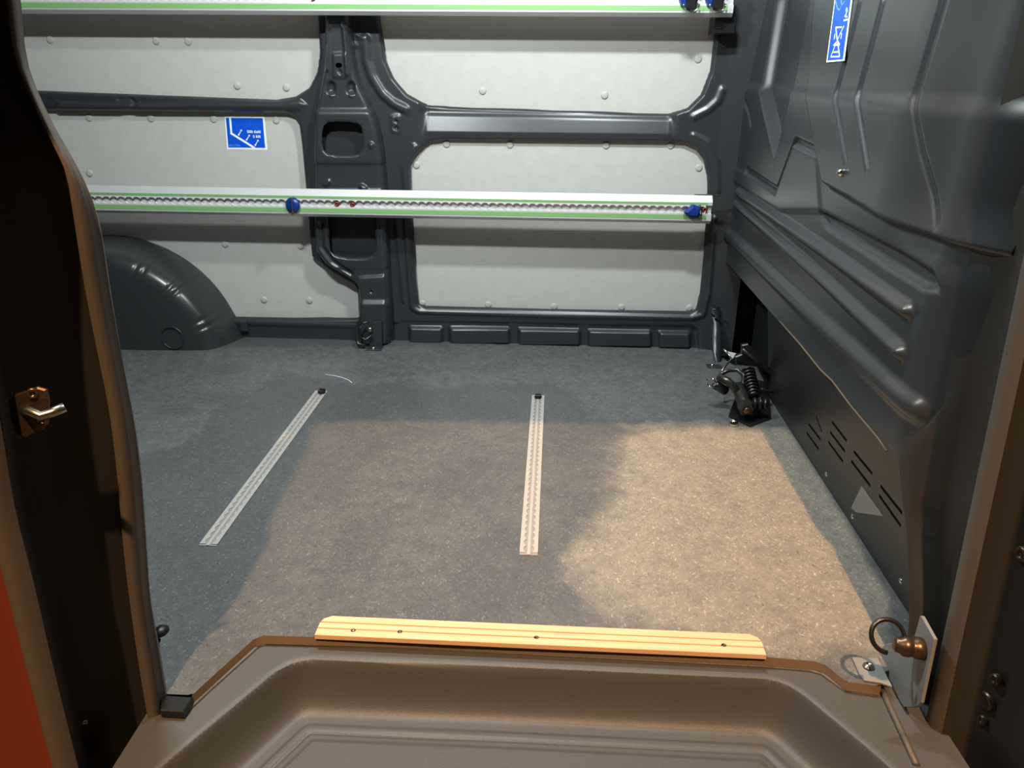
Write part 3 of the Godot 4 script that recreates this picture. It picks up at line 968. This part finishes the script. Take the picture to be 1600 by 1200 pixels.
# ---------------------------------------------------------------- perforated rails
func scallop_lip(st: SurfaceTool, x0: float, x1: float, y_out: float, y_in: float, bite: float, pitch: float, o: Vector3, u: Vector3, v: Vector3, thick: float):
	# a strip from y_out to y_in whose y_in edge is bitten by round holes every pitch
	var n := int((x1 - x0) / pitch)
	for k in n:
		var xa := x0 + k * pitch
		var q := PackedVector2Array([Vector2(xa, y_out), Vector2(xa + pitch, y_out)])
		var S := 6
		for s in S + 1:
			var a := float(s) / S
			var dx := pitch * (1.0 - a)
			var e := cos((a - 0.5) * PI)
			q.append(Vector2(xa + dx, y_in - signf(y_in - y_out) * bite * pow(maxf(e, 0.0), 0.7)))
		prism(st, q, o, u, v, thick)
func lashing_rail(y0: float, x0: float, x1: float, label: String) -> Node3D:
	var t := thing("lashing_rail", label, "rail", "wall lashing rails")
	var zb := 0.085
	# section (z, y) with a chamfered top and foot and a sunk middle
	var sec := PackedVector2Array([Vector2(zb, 0), Vector2(zb + 0.020, 0), Vector2(zb + 0.034, 0.012), Vector2(zb + 0.034, 0.036), Vector2(zb + 0.022, 0.037), Vector2(zb + 0.022, 0.067), Vector2(zb + 0.034, 0.068), Vector2(zb + 0.034, 0.079), Vector2(zb + 0.016, 0.101), Vector2(zb, 0.101)])
	var st := mb()
	prism(st, sec, Vector3(x1, y0, 0), Vector3(0, 0, 1), Vector3(0, 1, 0), x1 - x0)   # along z x y = -x
	put("profile", st, M.alu, t)
	st = mb()
	scallop_lip(st, x0, x1, 0.036, 0.0465, 0.0075, 0.0295, Vector3(0, y0, zb + 0.028), Vector3.RIGHT, Vector3.UP, 0.0062)
	put("scalloped_lip", st, M.track, t)
	st = mb()
	scallop_lip(st, x0, x1, 0.068, 0.0575, 0.0075, 0.0295, Vector3(0, y0, zb + 0.028), Vector3.RIGHT, Vector3.UP, 0.0062)
	put("scalloped_lip", st, M.track, t)
	for s in [[0.018, 0.033], [0.0705, 0.0785]]:
		st = mb()
		box(st, Vector3(x0, y0 + s[0], zb + 0.0335), Vector3(x1 - 0.018, y0 + s[1], zb + 0.0348))
		put("green_stripe", st, M.green, t)
	return t
func rail_screw(t: Node3D, px, py):
	var st := mb()
	var p := onz(px, py, 0.113)
	lathe(st, Vector3(p.x, p.y, 0.107), Vector3(0, 0, 1), [[0.0105, 0], [0.0105, 0.008], [0.008, 0.011], [0.004, 0.011], [0.003, 0.006], [0, 0.006]], 14)
	put("screw", st, M.red, t)
func build_rails():
	var a := lashing_rail(0.5290, -2.75, 0.577, "perforated aluminium lashing rail with green stripes across the lower panels")
	for p in [[527, 319], [551, 320], [1101, 328]]: rail_screw(a, p[0], p[1])
	# thin bent tab behind the rail end
	var st := mb()
	var e := onz(1085, 306, 0.09)
	box(st, Vector3(e.x, 0.6302, 0.084), Vector3(e.x + 0.10, 0.633, 0.096), 0.0005)
	put("end_tab", st, M.steel, a)
	var b := lashing_rail(1.2205, -2.75, 0.578, "perforated aluminium lashing rail with green stripes above the upper panels")
	rail_screw(b, 491, 2)
	st = mb()
	box(st, Vector3(onz(1112, 36, 0.03).x, 1.17, -0.02), Vector3(0.60, 1.224, 0.083), 0.003)
	put("mount", st, M.dark, b)
	# load fittings clipped in the rails
	fitting(onz(459, 320, 0.119), "round blue load fitting with split pin on the lower rail beside the post", 0)
	fitting(onz(1082, 328, 0.119), "faceted blue load fitting at the bulkhead end of the lower rail", 1)
	fitting(onz(1076, 5, 0.119), "blue load fitting with ring on the upper rail, second from the bulkhead", 2)
	fitting(onz(1117, 5, 0.119), "blue load fitting with ring on the upper rail, nearest the bulkhead", 2)
func fitting(p: Vector3, label: String, kind: int):
	var t := thing("load_fitting", label, "fitting", "blue load fittings")
	var st := mb()
	if kind == 0:
		lathe(st, p, Vector3(-0.2, 0.1, 1), [[0.010, -0.008], [0.026, 0.0], [0.029, 0.006], [0.027, 0.014], [0.016, 0.018], [0, 0.019]], 20)
		var kn := put("knob", st, M.blue, t)
		st = mb()
		rod(st, p + Vector3(0, 0.03, 0.022), p + Vector3(0, -0.034, 0.022), 0.0035, 8)
		put("pin", st, M.steel, kn)
	elif kind == 1:
		prism(st, PackedVector2Array([Vector2(-0.034, -0.006), Vector2(-0.012, -0.024), Vector2(0.018, -0.026), Vector2(0.03, -0.006), Vector2(0.024, 0.014), Vector2(-0.004, 0.022)]), p + Vector3(0, 0, -0.004), Vector3.RIGHT, Vector3.UP, 0.03, 0.009)
		put("knob", st, M.blue, t)
		st = mb()
		rod(st, p + Vector3(0.024, 0.016, 0.0), p + Vector3(0.028, -0.014, 0.026), 0.005, 8)
		put("pin", st, M.dark, t)
	else:
		lathe(st, p + Vector3(0, 0.012, 0), Vector3(-0.3, -0.1, 1), [[0.012, -0.012], [0.030, 0.0], [0.033, 0.010], [0.026, 0.020], [0, 0.024]], 8, -1)
		put("knob", st, M.blue, t)
		st = mb()
		prism(st, PackedVector2Array([Vector2(-0.018, -0.022), Vector2(0.018, -0.022), Vector2(0.020, 0.02), Vector2(-0.016, 0.02)]), p + Vector3(0.004, 0, 0.012), Vector3.RIGHT, Vector3.UP, 0.016, 0.005)
		var body := put("body", st, M.dark, t)
		st = mb()
		var ring := []
		for k in 17:
			var an := PI + PI * k / 16.0
			ring.append(p + Vector3(cos(an) * 0.026 + 0.006, sin(an) * 0.024 - 0.004, 0.024))
		tube(st, ring, 0.0025, 6)
		put("ring", st, M.chrome, body)

func floor_rail(p0: Vector3, p1: Vector3, label: String):
	var t := thing("floor_rail", label, "rail", "floor rails")
	var x := (p0.x + p1.x) / 2
	var w := 0.0215
	var z0 := p0.z
	var z1 := p1.z
	# u along z, v along +x gives an upward face
	var u := Vector3(0, 0, 1)
	var v := Vector3(1, 0, 0)
	var st := mb()
	box(st, Vector3(x - w, 0.0003, z0), Vector3(x + w, 0.0016, z1))
	put("base_plate", st, M.groove, t)
	for s in [-1.0, 1.0]:
		st = mb()
		scallop_lip(st, z0, z1, s * w, s * 0.0065, 0.006, 0.0277, Vector3(x, 0.0016, 0), u, v, 0.0022)
		put("scalloped_lip", st, M.floor_track, t)
	st = mb()
	prism(st, PackedVector2Array([Vector2(z0, -0.0035), Vector2(z1, -0.0035), Vector2(z1, 0.0035), Vector2(z0, 0.0035)]), Vector3(x, 0.0014, 0), u, v, 0.0018)
	put("slot_floor", st, M.floor_track, t)
func build_floor_rails():
	floor_rail(Vector3(-0.797, 0, 0.556), Vector3(-0.797, 0, 1.503), "aluminium floor rail with scalloped slots, half inside the unlit floor beside the post")
	floor_rail(Vector3(-0.037, 0, 0.540), Vector3(-0.037, 0, 1.490), "aluminium floor rail with scalloped slots across the middle of the floor")
	for p in [[Vector3(-0.790, 0.004, 0.575), "small black stop stud in the end of the floor rail near the post"], [Vector3(-0.037, 0.004, 0.560), "small black stop stud in the end of the middle floor rail"]]:
		var t := thing("rail_stud", p[1], "stud", "stop studs in the floor rails")
		var st := mb()
		lathe(st, p[0], Vector3.UP, [[0.013, 0], [0.013, 0.004], [0.010, 0.008], [0, 0.009]], 12)
		put("base", st, M.black, t)
		st = mb()
		for s in [-1, 1]:
			box(st, p[0] + Vector3(-0.010, 0.004, s * 0.009 - 0.003), p[0] + Vector3(0.010, 0.013, s * 0.009 + 0.003), 0.001)
		put("jaw", st, M.dark, t)

# ---------------------------------------------------------------- wheel arch
func build_wheel_arch():
	var t := thing("wheel_arch", "black rounded wheel arch housing bulging from the side wall", "wheel arch")
	var c := Vector2(-1.80, -0.045)
	# cross-section: (inward z, share of radius)
	var prof := [[-0.03, 1.0], [0.0, 1.0], [0.05, 0.982], [0.10, 0.962], [0.135, 0.942], [0.152, 0.922], [0.163, 0.897], [0.170, 0.865], [0.174, 0.82], [0.180, 0.70], [0.185, 0.5], [0.19, 0.25], [0.19, 0.0]]
	var rows := []
	var steps := [[0.30, 0.018], [0.34, -0.018], [0.62, 0.012], [0.70, -0.012], [0.98, 0.010], [1.06, -0.010]]
	for p in prof:
		var row := []
		for k in 241:
			var a := PI * k / 240.0
			var z: float = p[0]
			var s: float = p[1]
			# cross ribs along the shoulder
			var rib := 0.0
			for g in [0.33, 0.40, 0.73, 0.80, 1.06, 1.13, 1.40]:
				rib += exp(-pow((a - g) / 0.016, 2.0))
			var sh: float = exp(-pow((s - 0.90) / 0.08, 2.0))
			var flare := exp(-pow(a / 0.20, 2.0))
			s -= 0.008 * rib * sh
			z -= 0.004 * rib * sh
			var x := c.x + cos(a) * 0.49 * s + 0.03 * flare * (1.0 - smoothstep(0.02, 0.16, z))
			var y := c.y + sin(a) * 0.46 * s
			row.append(Vector3(x, maxf(y, -0.012), z))
		rows.append(row)
	var st := mb()
	rows.reverse()
	loft(st, rows)
	put("housing", st, M.arch, t)
	st = mb()
	var ring := []
	for k in 32:
		var a := TAU * k / 32.0
		ring.append(Vector3(-1.50 + cos(a) * 0.045, 0.055 + sin(a) * 0.045, 0.186))
	tube(st, ring, 0.0025, 6, true)
	put("round_bead", st, M.sheet, t)
	st = mb()
	var w := onz(382, 510, 0.01)
	box(st, w + Vector3(-0.015, -0.02, -0.01), w + Vector3(0.015, 0.025, 0.012), 0.004)
	put("foot_tab", st, M.sheet, t)

# ---------------------------------------------------------------- stickers
func stroke(st: SurfaceTool, a: Vector2, b: Vector2, w: float, o: Vector3, u: Vector3, v: Vector3, h: float):
	var d := (b - a).normalized() * 0.5 * w
	var n := Vector2(-d.y, d.x)
	prism(st, PackedVector2Array([a - d - n, b + d - n, b + d + n, a - d + n]), o, u, v, h)
func text(s: String, size: float, at: Vector3, b: Basis, m: Material, parent: Node):
	var tm := TextMesh.new()
	var ft := SystemFont.new()
	ft.font_names = PackedStringArray(["Droid Sans"])
	ft.font_weight = 700
	tm.font = ft; tm.text = s; tm.font_size = 32; tm.pixel_size = size / 32.0; tm.depth = 0.0006
	tm.horizontal_alignment = HORIZONTAL_ALIGNMENT_LEFT
	var o := put("lettering", tm, m, parent)
	o.transform = Transform3D(b, at)
func build_stickers():
	var t := thing("sticker", "square blue load rating sticker with 500 daN lettering on the panel", "sticker")
	var z := -0.034
	var P := func(px, py) -> Vector2:
		var w := onz(px, py, z)
		return Vector2(w.x, w.y)
	var o := Vector3(0, 0, z)
	var st := mb()
	prism(st, PackedVector2Array([P.call(351, 181), P.call(413, 182), P.call(418, 234), P.call(355, 233)]), o, Vector3.RIGHT, Vector3.UP, 0.0006)
	put("white_border", st, M.white, t)
	st = mb()
	prism(st, PackedVector2Array([P.call(353, 184), P.call(410.5, 184.5), P.call(414.5, 231), P.call(357, 230.5)]), o, Vector3.RIGHT, Vector3.UP, 0.0011)
	put("blue_field", st, M.label_blue, t)
	st = mb()
	stroke(st, P.call(359.7, 185), P.call(361.8, 208.5), 0.0075, o, Vector3.RIGHT, Vector3.UP, 0.0016)
	stroke(st, P.call(361.8, 208.5), P.call(397, 230.5), 0.0075, o, Vector3.RIGHT, Vector3.UP, 0.0017)
	put("wall_line", st, M.white, t)
	for a in [[373, 211, 377, 204], [385.5, 218.5, 389.5, 212], [399, 227, 403.2, 220]]:
		st = mb()
		stroke(st, P.call(a[0], a[1]), P.call(a[2], a[3]), 0.003, o, Vector3.RIGHT, Vector3.UP, 0.0016)
		for k in 2:
			var c: Vector2 = P.call(a[k * 2], a[k * 2 + 1])
			lathe(st, Vector3(c.x, c.y, z), Vector3(0, 0, 1), [[0.0036, 0], [0.0036, 0.0017], [0, 0.0017]], 10)
		put("lashing_mark", st, M.white, t)
	var b := Basis()
	var p: Vector2 = P.call(386.3, 207.5)
	text("500 daN", 0.0138, Vector3(p.x, p.y + 0.004, z + 0.0014), b, M.white, t)
	p = P.call(395.5, 215)
	text("5 kN", 0.0138, Vector3(p.x, p.y + 0.004, z + 0.0014), b, M.white, t)
	p = P.call(358, 228)
	text("ISO 27956", 0.0095, Vector3(p.x, p.y + 0.002, z + 0.0014), b, M.label_light, t)
	# faint drawing of load lines
	st = mb()
	var hub: Vector2 = P.call(391.5, 194.5)
	for e in [[391, 186], [371, 203], [408, 203]]:
		stroke(st, hub, P.call(e[0], e[1]), 0.0014, o, Vector3.RIGHT, Vector3.UP, 0.0013)
	put("faint_lines", st, mat(Color(0.1, 0.40, 0.82), 0.4), t)
	# tall sticker on the bulkhead, which leans forward above its bend
	t = thing("sticker", "tall blue sticker with white crossed figure high on the bulkhead", "sticker")
	var X := 0.68 - 0.022 + 0.008 - 0.0015
	var tilt := atan(0.10)
	var v := Vector3(sin(tilt), cos(tilt), 0)
	var u := Vector3(0, 0, 1)
	var nn := u.cross(v)
	var org := Vector3(X, 1.0, 0)
	var Q := func(px, py) -> Vector2:
		var d := ray(px, py)
		var tt := (org - EYE).dot(nn) / d.dot(nn)
		var w := EYE + d * tt - org
		return Vector2(w.dot(u), w.dot(v))
	st = mb()
	prism(st, PackedVector2Array([Q.call(1291.5, 97.5), Q.call(1319.5, 95), Q.call(1333, -8), Q.call(1305.5, -8)]), org, u, v, 0.0006)
	put("white_border", st, M.white, t)
	st = mb()
	prism(st, PackedVector2Array([Q.call(1293.5, 94.5), Q.call(1317.5, 92.5), Q.call(1330.5, -6), Q.call(1306.5, -6)]), org, u, v, 0.0011)
	put("blue_field", st, M.label_blue, t)
	st = mb()
	var W := func(zx, zy) -> Vector2: return Q.call(1270 + zx / 10.91, zy / 10.91)
	for s in [[400, 470, 425, 690], [535, 455, 425, 690], [425, 690, 400, 760], [400, 470, 500, 465], [365, 770, 465, 765], [430, 690, 465, 965], [395, 765, 315, 970], [360, 890, 445, 885], [315, 970, 465, 965], [375, 660, 385, 590], [490, 650, 500, 580], [365, 770, 420, 715], [465, 765, 440, 715]]:
		stroke(st, W.call(s[0], s[1]), W.call(s[2], s[3]), 0.0035, org, u, v, 0.0016)
	put("crossed_figure", st, M.white, t)
	st = mb()
	for s in [[400, 30, 430, 150], [430, 150, 470, 175], [470, 175, 505, 90], [505, 90, 490, 10], [500, 100, 545, 40]]:
		stroke(st, W.call(s[0], s[1]), W.call(s[2], s[3]), 0.0038, org, u, v, 0.0016)
	put("upper_marks", st, M.label_light, t)
	for s in [[585, 160, 590, 200, 0.006], [575, 245, 560, 270, 0.004], [560, 270, 590, 290, 0.004], [540, 350, 605, 335, 0.0038]]:
		st = mb()
		stroke(st, W.call(s[0], s[1]), W.call(s[2], s[3]), s[4], org, u, v, 0.0017)
		put("side_mark", st, M.white, t)

# ---------------------------------------------------------------- lashing points and the mechanism in the corner
func build_front_bracket():
	var t := thing("lashing_bracket", "grey bent steel lashing bracket with black ring at the door post", "bracket")
	var x := 0.662
	var q := PackedVector2Array()
	for p in [[1439, 962], [1442, 963], [1462, 999], [1461, 1004], [1441, 1098], [1436, 1103], [1428, 1106], [1414, 1105], [1393, 1073], [1374, 1033], [1376, 1014], [1386, 1006], [1428, 1000], [1433, 985]]:
		var w := onx(p[0], p[1], x)
		q.append(Vector2(w.z, w.y))
	var st := mb()
	prism(st, q, Vector3(x + 0.004, 0, 0), Vector3(0, 0, 1), Vector3(0, 1, 0), 0.006, 0.0012)
	put("plate", st, M.grey_paint, t)
	st = mb()
	var f := PackedVector2Array()
	for p in [[1331, 1027], [1372, 1029], [1394, 1073], [1376, 1067], [1350, 1063], [1343, 1054]]:
		var w := ony(p[0], p[1], 0.004)
		f.append(Vector2(w.z, w.x))
	prism(st, f, Vector3(0, 0.0005, 0), Vector3(0, 0, 1), Vector3(1, 0, 0), 0.005, 0.001)
	var tab := put("foot_tab", st, M.grey_paint, t)
	st = mb()
	var s := ony(1357, 1042, 0.006)
	lathe(st, s, Vector3.UP, [[0.011, 0], [0.010, 0.003], [0.007, 0.004], [0.006, 0.007], [0.003, 0.007], [0.002, 0.005], [0, 0.005]], 14)
	put("screw", st, M.steel, tab)
	st = mb()
	var h0 := onx(1443, 1014, x)
	var h1 := h0 + Vector3(-0.048, 0.002, -0.006)
	var ax := h1 - h0
	lathe(st, h0, ax, [[0.0, 0], [0.019, 0.0], [0.019, 0.014], [0.0165, 0.018], [0.0165, 0.022], [0.018, 0.024], [0.018, 0.034], [0.013, 0.040], [0.013, 0.046], [0.009, 0.049], [0, 0.049]], 20)
	var hub := put("hub", st, M.bronze, t)
	st = mb()
	var ring := []
	var rc := h1 + Vector3(-0.012, 0.014, -0.004)
	var ru := Vector3(1.0, -0.10, 0.10).normalized()
	var rv := Vector3(0.12, 0.80, -0.55).normalized()
	for k in 25:
		var a := lerpf(-0.55, TAU - 1.55, k / 24.0)
		ring.append(rc + ru * cos(a) * 0.028 + rv * sin(a) * 0.028)
	tube(st, ring, 0.0042, 10)
	put("ring", st, M.dark, hub)

func build_pillar_eye():
	var t := thing("lashing_eye", "black folding lashing eye on a plate at the foot of the post", "lashing eye")
	var z := 0.085
	var st := mb()
	var q := wall_xy([583, 503, 596, 502, 597, 542, 578, 542, 577, 520], z)
	prism(st, q, Vector3(0, 0, z - 0.006), Vector3.RIGHT, Vector3.UP, 0.006, 0.001)
	put("plate", st, M.sheet, t)
	st = mb()
	var o := onz(587, 545, 0.11)
	box(st, Vector3(o.x - 0.035, 0.0005, 0.079), Vector3(o.x + 0.024, 0.005, 0.125), 0.001)
	put("foot_tab", st, M.sheet, t)
	st = mb()
	lathe(st, Vector3(o.x - 0.01, 0.005, 0.108), Vector3.UP, [[0.009, 0], [0.008, 0.005], [0, 0.007]], 12)
	put("bolt", st, M.steel, t)
	st = mb()
	lathe(st, onz(578, 515, z + 0.008), Vector3(0, 0, 1), [[0.010, -0.008], [0.010, 0.004], [0.006, 0.007], [0, 0.007]], 12)
	put("bolt", st, M.steel, t)
	st = mb()
	var pts := []
	for p in [[576, 503], [566, 505], [561, 515], [563, 527], [572, 531], [580, 524]]: pts.append(onz(p[0], p[1], z + 0.016))
	tube(st, pts, 0.006, 8)
	tube(st, [onz(557, 528, z + 0.01), onz(560, 538, z + 0.02), onz(572, 540, z + 0.02)], 0.008, 8)
	put("ring", st, M.dark, t)

func build_strap():
	var t := thing("anchor_strap", "narrow twisted steel strap bolted to the floor at the bulkhead corner", "strap")
	var st := mb()
	var L := []
	var R := []
	for p in [[1112, 480, 1124, 480, 0.03], [1114, 505, 1127, 503, 0.05], [1113, 525, 1128, 527, 0.09], [1114, 545, 1128, 548, 0.13], [1117, 560, 1127, 566, 0.155], [1118, 572, 1127, 574, 0.17]]:
		L.append(onz(p[0], p[1], p[4])); R.append(onz(p[2], p[3], p[4] - 0.01))
	var Lb := shift(L, Vector3(0, 0, -0.004))
	var Rb := shift(R, Vector3(0, 0, -0.004))
	loft(st, [L, R, Rb, Lb, L])
	put("strap", st, M.sheet, t)
	st = mb()
	var f := ony(1117, 574, 0.0)
	box(st, Vector3(f.x - 0.03, 0.0005, f.z - 0.025), Vector3(f.x + 0.025, 0.004, f.z + 0.012), 0.001)
	put("foot_plate", st, M.sheet, t)
	st = mb()
	var b := ony(1113, 571, 0.004)
	lathe(st, b, Vector3.UP, [[0.008, 0], [0.007, 0.005], [0, 0.007]], 12)
	put("bolt", st, M.chrome, t)
	st = mb()
	var loop := []
	for p in [[1116, 495], [1112, 490], [1114, 484], [1121, 483], [1126, 488], [1124, 495]]: loop.append(onz(p[0], p[1], 0.07))
	tube(st, loop, 0.004, 6)
	put("loop", st, M.dark, t)

func build_mechanism():
	var t := thing("floor_latch", "black oily latch mechanism of rods and cylinders in the bulkhead corner", "latch")
	var st := mb()
	# foot plate and its domed bolt
	var q := floor_xz([1138, 652, 1172, 668, 1205, 655, 1200, 600, 1160, 590], 0.0)
	var qq := PackedVector2Array()
	for p in q: qq.append(Vector2(p.y, p.x))
	prism(st, qq, Vector3(0, 0.0005, 0), Vector3(0, 0, 1), Vector3(1, 0, 0), 0.006, 0.001)
	put("foot_plate", st, M.dark, t)
	st = mb()
	var b := ony(1146, 661, 0.008)
	lathe(st, b, Vector3.UP, [[0.016, -0.007], [0.016, 0.002], [0.011, 0.012], [0, 0.016]], 16)
	put("domed_bolt", st, M.chrome, t)
	# main cylinder pointing to the door
	st = mb()
	var c1 := onz(1167, 641, 0.72)
	var c0 := onz(1152, 603, 0.60)
	rod(st, c0, c1, 0.021, 18, 0.2)
	rod(st, c1 - (c1 - c0).normalized() * 0.03, c1 + (c1 - c0).normalized() * 0.002, 0.026, 6, 0.15)
	var cyl := put("cylinder", st, M.mech, t)
	st = mb()
	rod(st, c1, c1 + (c1 - c0).normalized() * 0.010, 0.014, 12, 0.3)
	put("cylinder_cap", st, M.bronze, cyl)
	# fork arms
	st = mb()
	var a0 := onz(1122, 588, 0.60)
	var a1 := onz(1154, 612, 0.64)
	tube(st, [a0, a0.lerp(a1, 0.5) + Vector3(0, 0.008, 0), a1], 0.013, 10)
	tube(st, [onz(1126, 585, 0.58), onz(1138, 579, 0.56), onz(1152, 578, 0.56), onz(1162, 586, 0.58), onz(1161, 600, 0.60), onz(1154, 610, 0.62)], 0.007, 8)
	put("fork_arm", st, M.mech, t)
	st = mb()
	var ring := []
	var rc := onz(1111, 598, 0.60)
	for k in 20:
		var a := TAU * k / 20
		ring.append(rc + Vector3(cos(a) * 0.012, sin(a) * 0.016, cos(a) * 0.01))
	tube(st, ring, 0.003, 6, true)
	put("split_ring", st, M.chrome, t)
	st = mb()
	rod(st, onz(1116, 600, 0.60), onz(1136, 612, 0.60), 0.016, 12, 0.3)
	rod(st, onz(1112, 603, 0.60), onz(1118, 604, 0.60), 0.009, 10, 0.3)
	put("pivot", st, M.dark, t)
	# coil spring
	st = mb()
	var s0 := onz(1168, 580, 0.55)
	var s1 := onz(1178, 620, 0.66)
	rod(st, s0, s1, 0.018, 12)
	var core := put("spring_core", st, M.black, t)
	st = mb()
	var coil := []
	var fb := frame(s1 - s0)
	for k in 97:
		var a := TAU * k / 12.0
		coil.append(s0.lerp(s1, k / 96.0) + fb * Vector3(cos(a), sin(a), 0) * 0.022)
	tube(st, coil, 0.0035, 6)
	put("spring", st, M.dark, core)
	# stacked nuts beside the cylinder
	for p in [[1179, 630, 0.015], [1187, 630, 0.017], [1195, 631, 0.015]]:
		st = mb()
		var w := onz(p[0], p[1], 0.68)
		rod(st, w - Vector3(0.008, 0, 0), w + Vector3(0.008, 0, 0.002), p[2] + 0.006, 14, 0.3)
		put("nut", st, M.dark, t)
	# bracket plates behind
	st = mb()
	var pl := wall_xy([1158, 538, 1168, 536, 1180, 548, 1192, 560, 1214, 592, 1212, 600, 1196, 600, 1182, 572, 1150, 568, 1148, 556, 1158, 552], 0.50)
	prism(st, pl, Vector3(0, 0, 0.49), Vector3.RIGHT, Vector3.UP, 0.02, 0.003)
	put("bracket", st, M.dark, t)
	st = mb()
	tube(st, [onz(1160, 546, 0.512), onz(1180, 562, 0.512), onz(1200, 588, 0.512)], 0.006, 8)
	tube(st, [onz(1190, 608, 0.60), onz(1200, 612, 0.58), onz(1214, 612, 0.52)], 0.005, 8)
	put("link_rod", st, M.mech, t)
	# white tag on a cable
	st = mb()
	prism(st, wall_xy([1132, 548, 1150, 552, 1144, 561], 0.46), Vector3(0, 0, 0.46), Vector3.RIGHT, Vector3.UP, 0.002)
	put("tag", st, M.white, t)
	st = mb()
	tube(st, [onz(1130, 546, 0.455), onz(1136, 550, 0.46), onz(1143, 561, 0.47), onz(1135, 570, 0.52), onz(1128, 580, 0.56)], 0.0035, 6)
	put("cable", st, M.steel, t)

func build_small():
	var t := thing("thread", "pale curved thread lying on the dark floor before the post", "thread")
	var st := mb()
	var pts := []
	for p in [[508, 585], [522, 587], [535, 590], [545, 594], [550, 598]]: pts.append(ony(p[0], p[1], 0.002))
	tube(st, pts, 0.0012, 5)
	put("strand", st, M.white, t)
	t = thing("buffer_knob", "small round black rubber buffer beside the rear door seal", "buffer")
	st = mb()
	var w := onz(250, 1006, 1.83)
	lathe(st, w + Vector3(-0.03, 0, -0.03), Vector3(1, 0, 0.1), [[0.012, -0.02], [0.012, 0.01], [0.018, 0.014], [0.018, 0.026], [0.010, 0.033], [0, 0.034]], 16)
	put("knob", st, M.black, t)
	t = thing("sill_plate", "black plastic corner piece at the foot of the rear post", "sill plate")
	st = mb()
	var cq := PackedVector2Array()
	for p in [[250, 1084], [301, 1087], [296, 1096], [286, 1110], [250, 1108]]:
		var cw := ony(p[0], p[1], 0.0)
		cq.append(Vector2(cw.z, cw.x))
	prism(st, cq, Vector3(0, -0.020, 0), Vector3(0, 0, 1), Vector3(1, 0, 0), 0.018, 0.002)
	put("cover", st, M.black, t)

func _ready():
	rng.seed = 5
	set_view()
	var cam := Camera3D.new()
	cam.name = "camera"
	cam.fov = rad_to_deg(2.0 * atan(600.0 / FOCAL))
	cam.near = 0.02
	add_child(cam)
	cam.transform = Transform3D(view, EYE)
	cam.current = true
	var env := Environment.new()
	env.background_mode = Environment.BG_COLOR
	env.background_color = Color(0.10, 0.085, 0.07)
	env.tonemap_mode = Environment.TONE_MAPPER_LINEAR
	env.tonemap_exposure = 1.0
	env.sdfgi_enabled = true; env.ssao_enabled = true; env.ssil_enabled = true
	var we := WorldEnvironment.new()
	we.name = "surroundings"
	we.environment = env
	add_child(we)
	make_materials()
	interior_lamp(Vector3(0.20, 1.985, 1.06), Vector2(0.22, 0.07), 3.2, "small white lamp on the van roof over the bulkhead side")
	interior_lamp(Vector3(-0.75, 1.985, 1.60), Vector2(0.22, 0.07), 4.5, "small white lamp on the van roof over the wheel arch side")
	flood_lamp(Vector3(0.15, 22.0, 14.3), Vector3(0, 0, 1.4), 1120.0)
	build_floor()
	build_side_wall()
	build_bulkhead()
	build_door_frame()
	build_shell()
	build_step()
	build_panels()
	build_wheel_arch()
	build_vent_panel()
	build_rails()
	build_floor_rails()
	build_strip()
	build_front_bracket()
	build_pillar_eye()
	build_mechanism()
	build_strap()
	build_stickers()
	build_small()
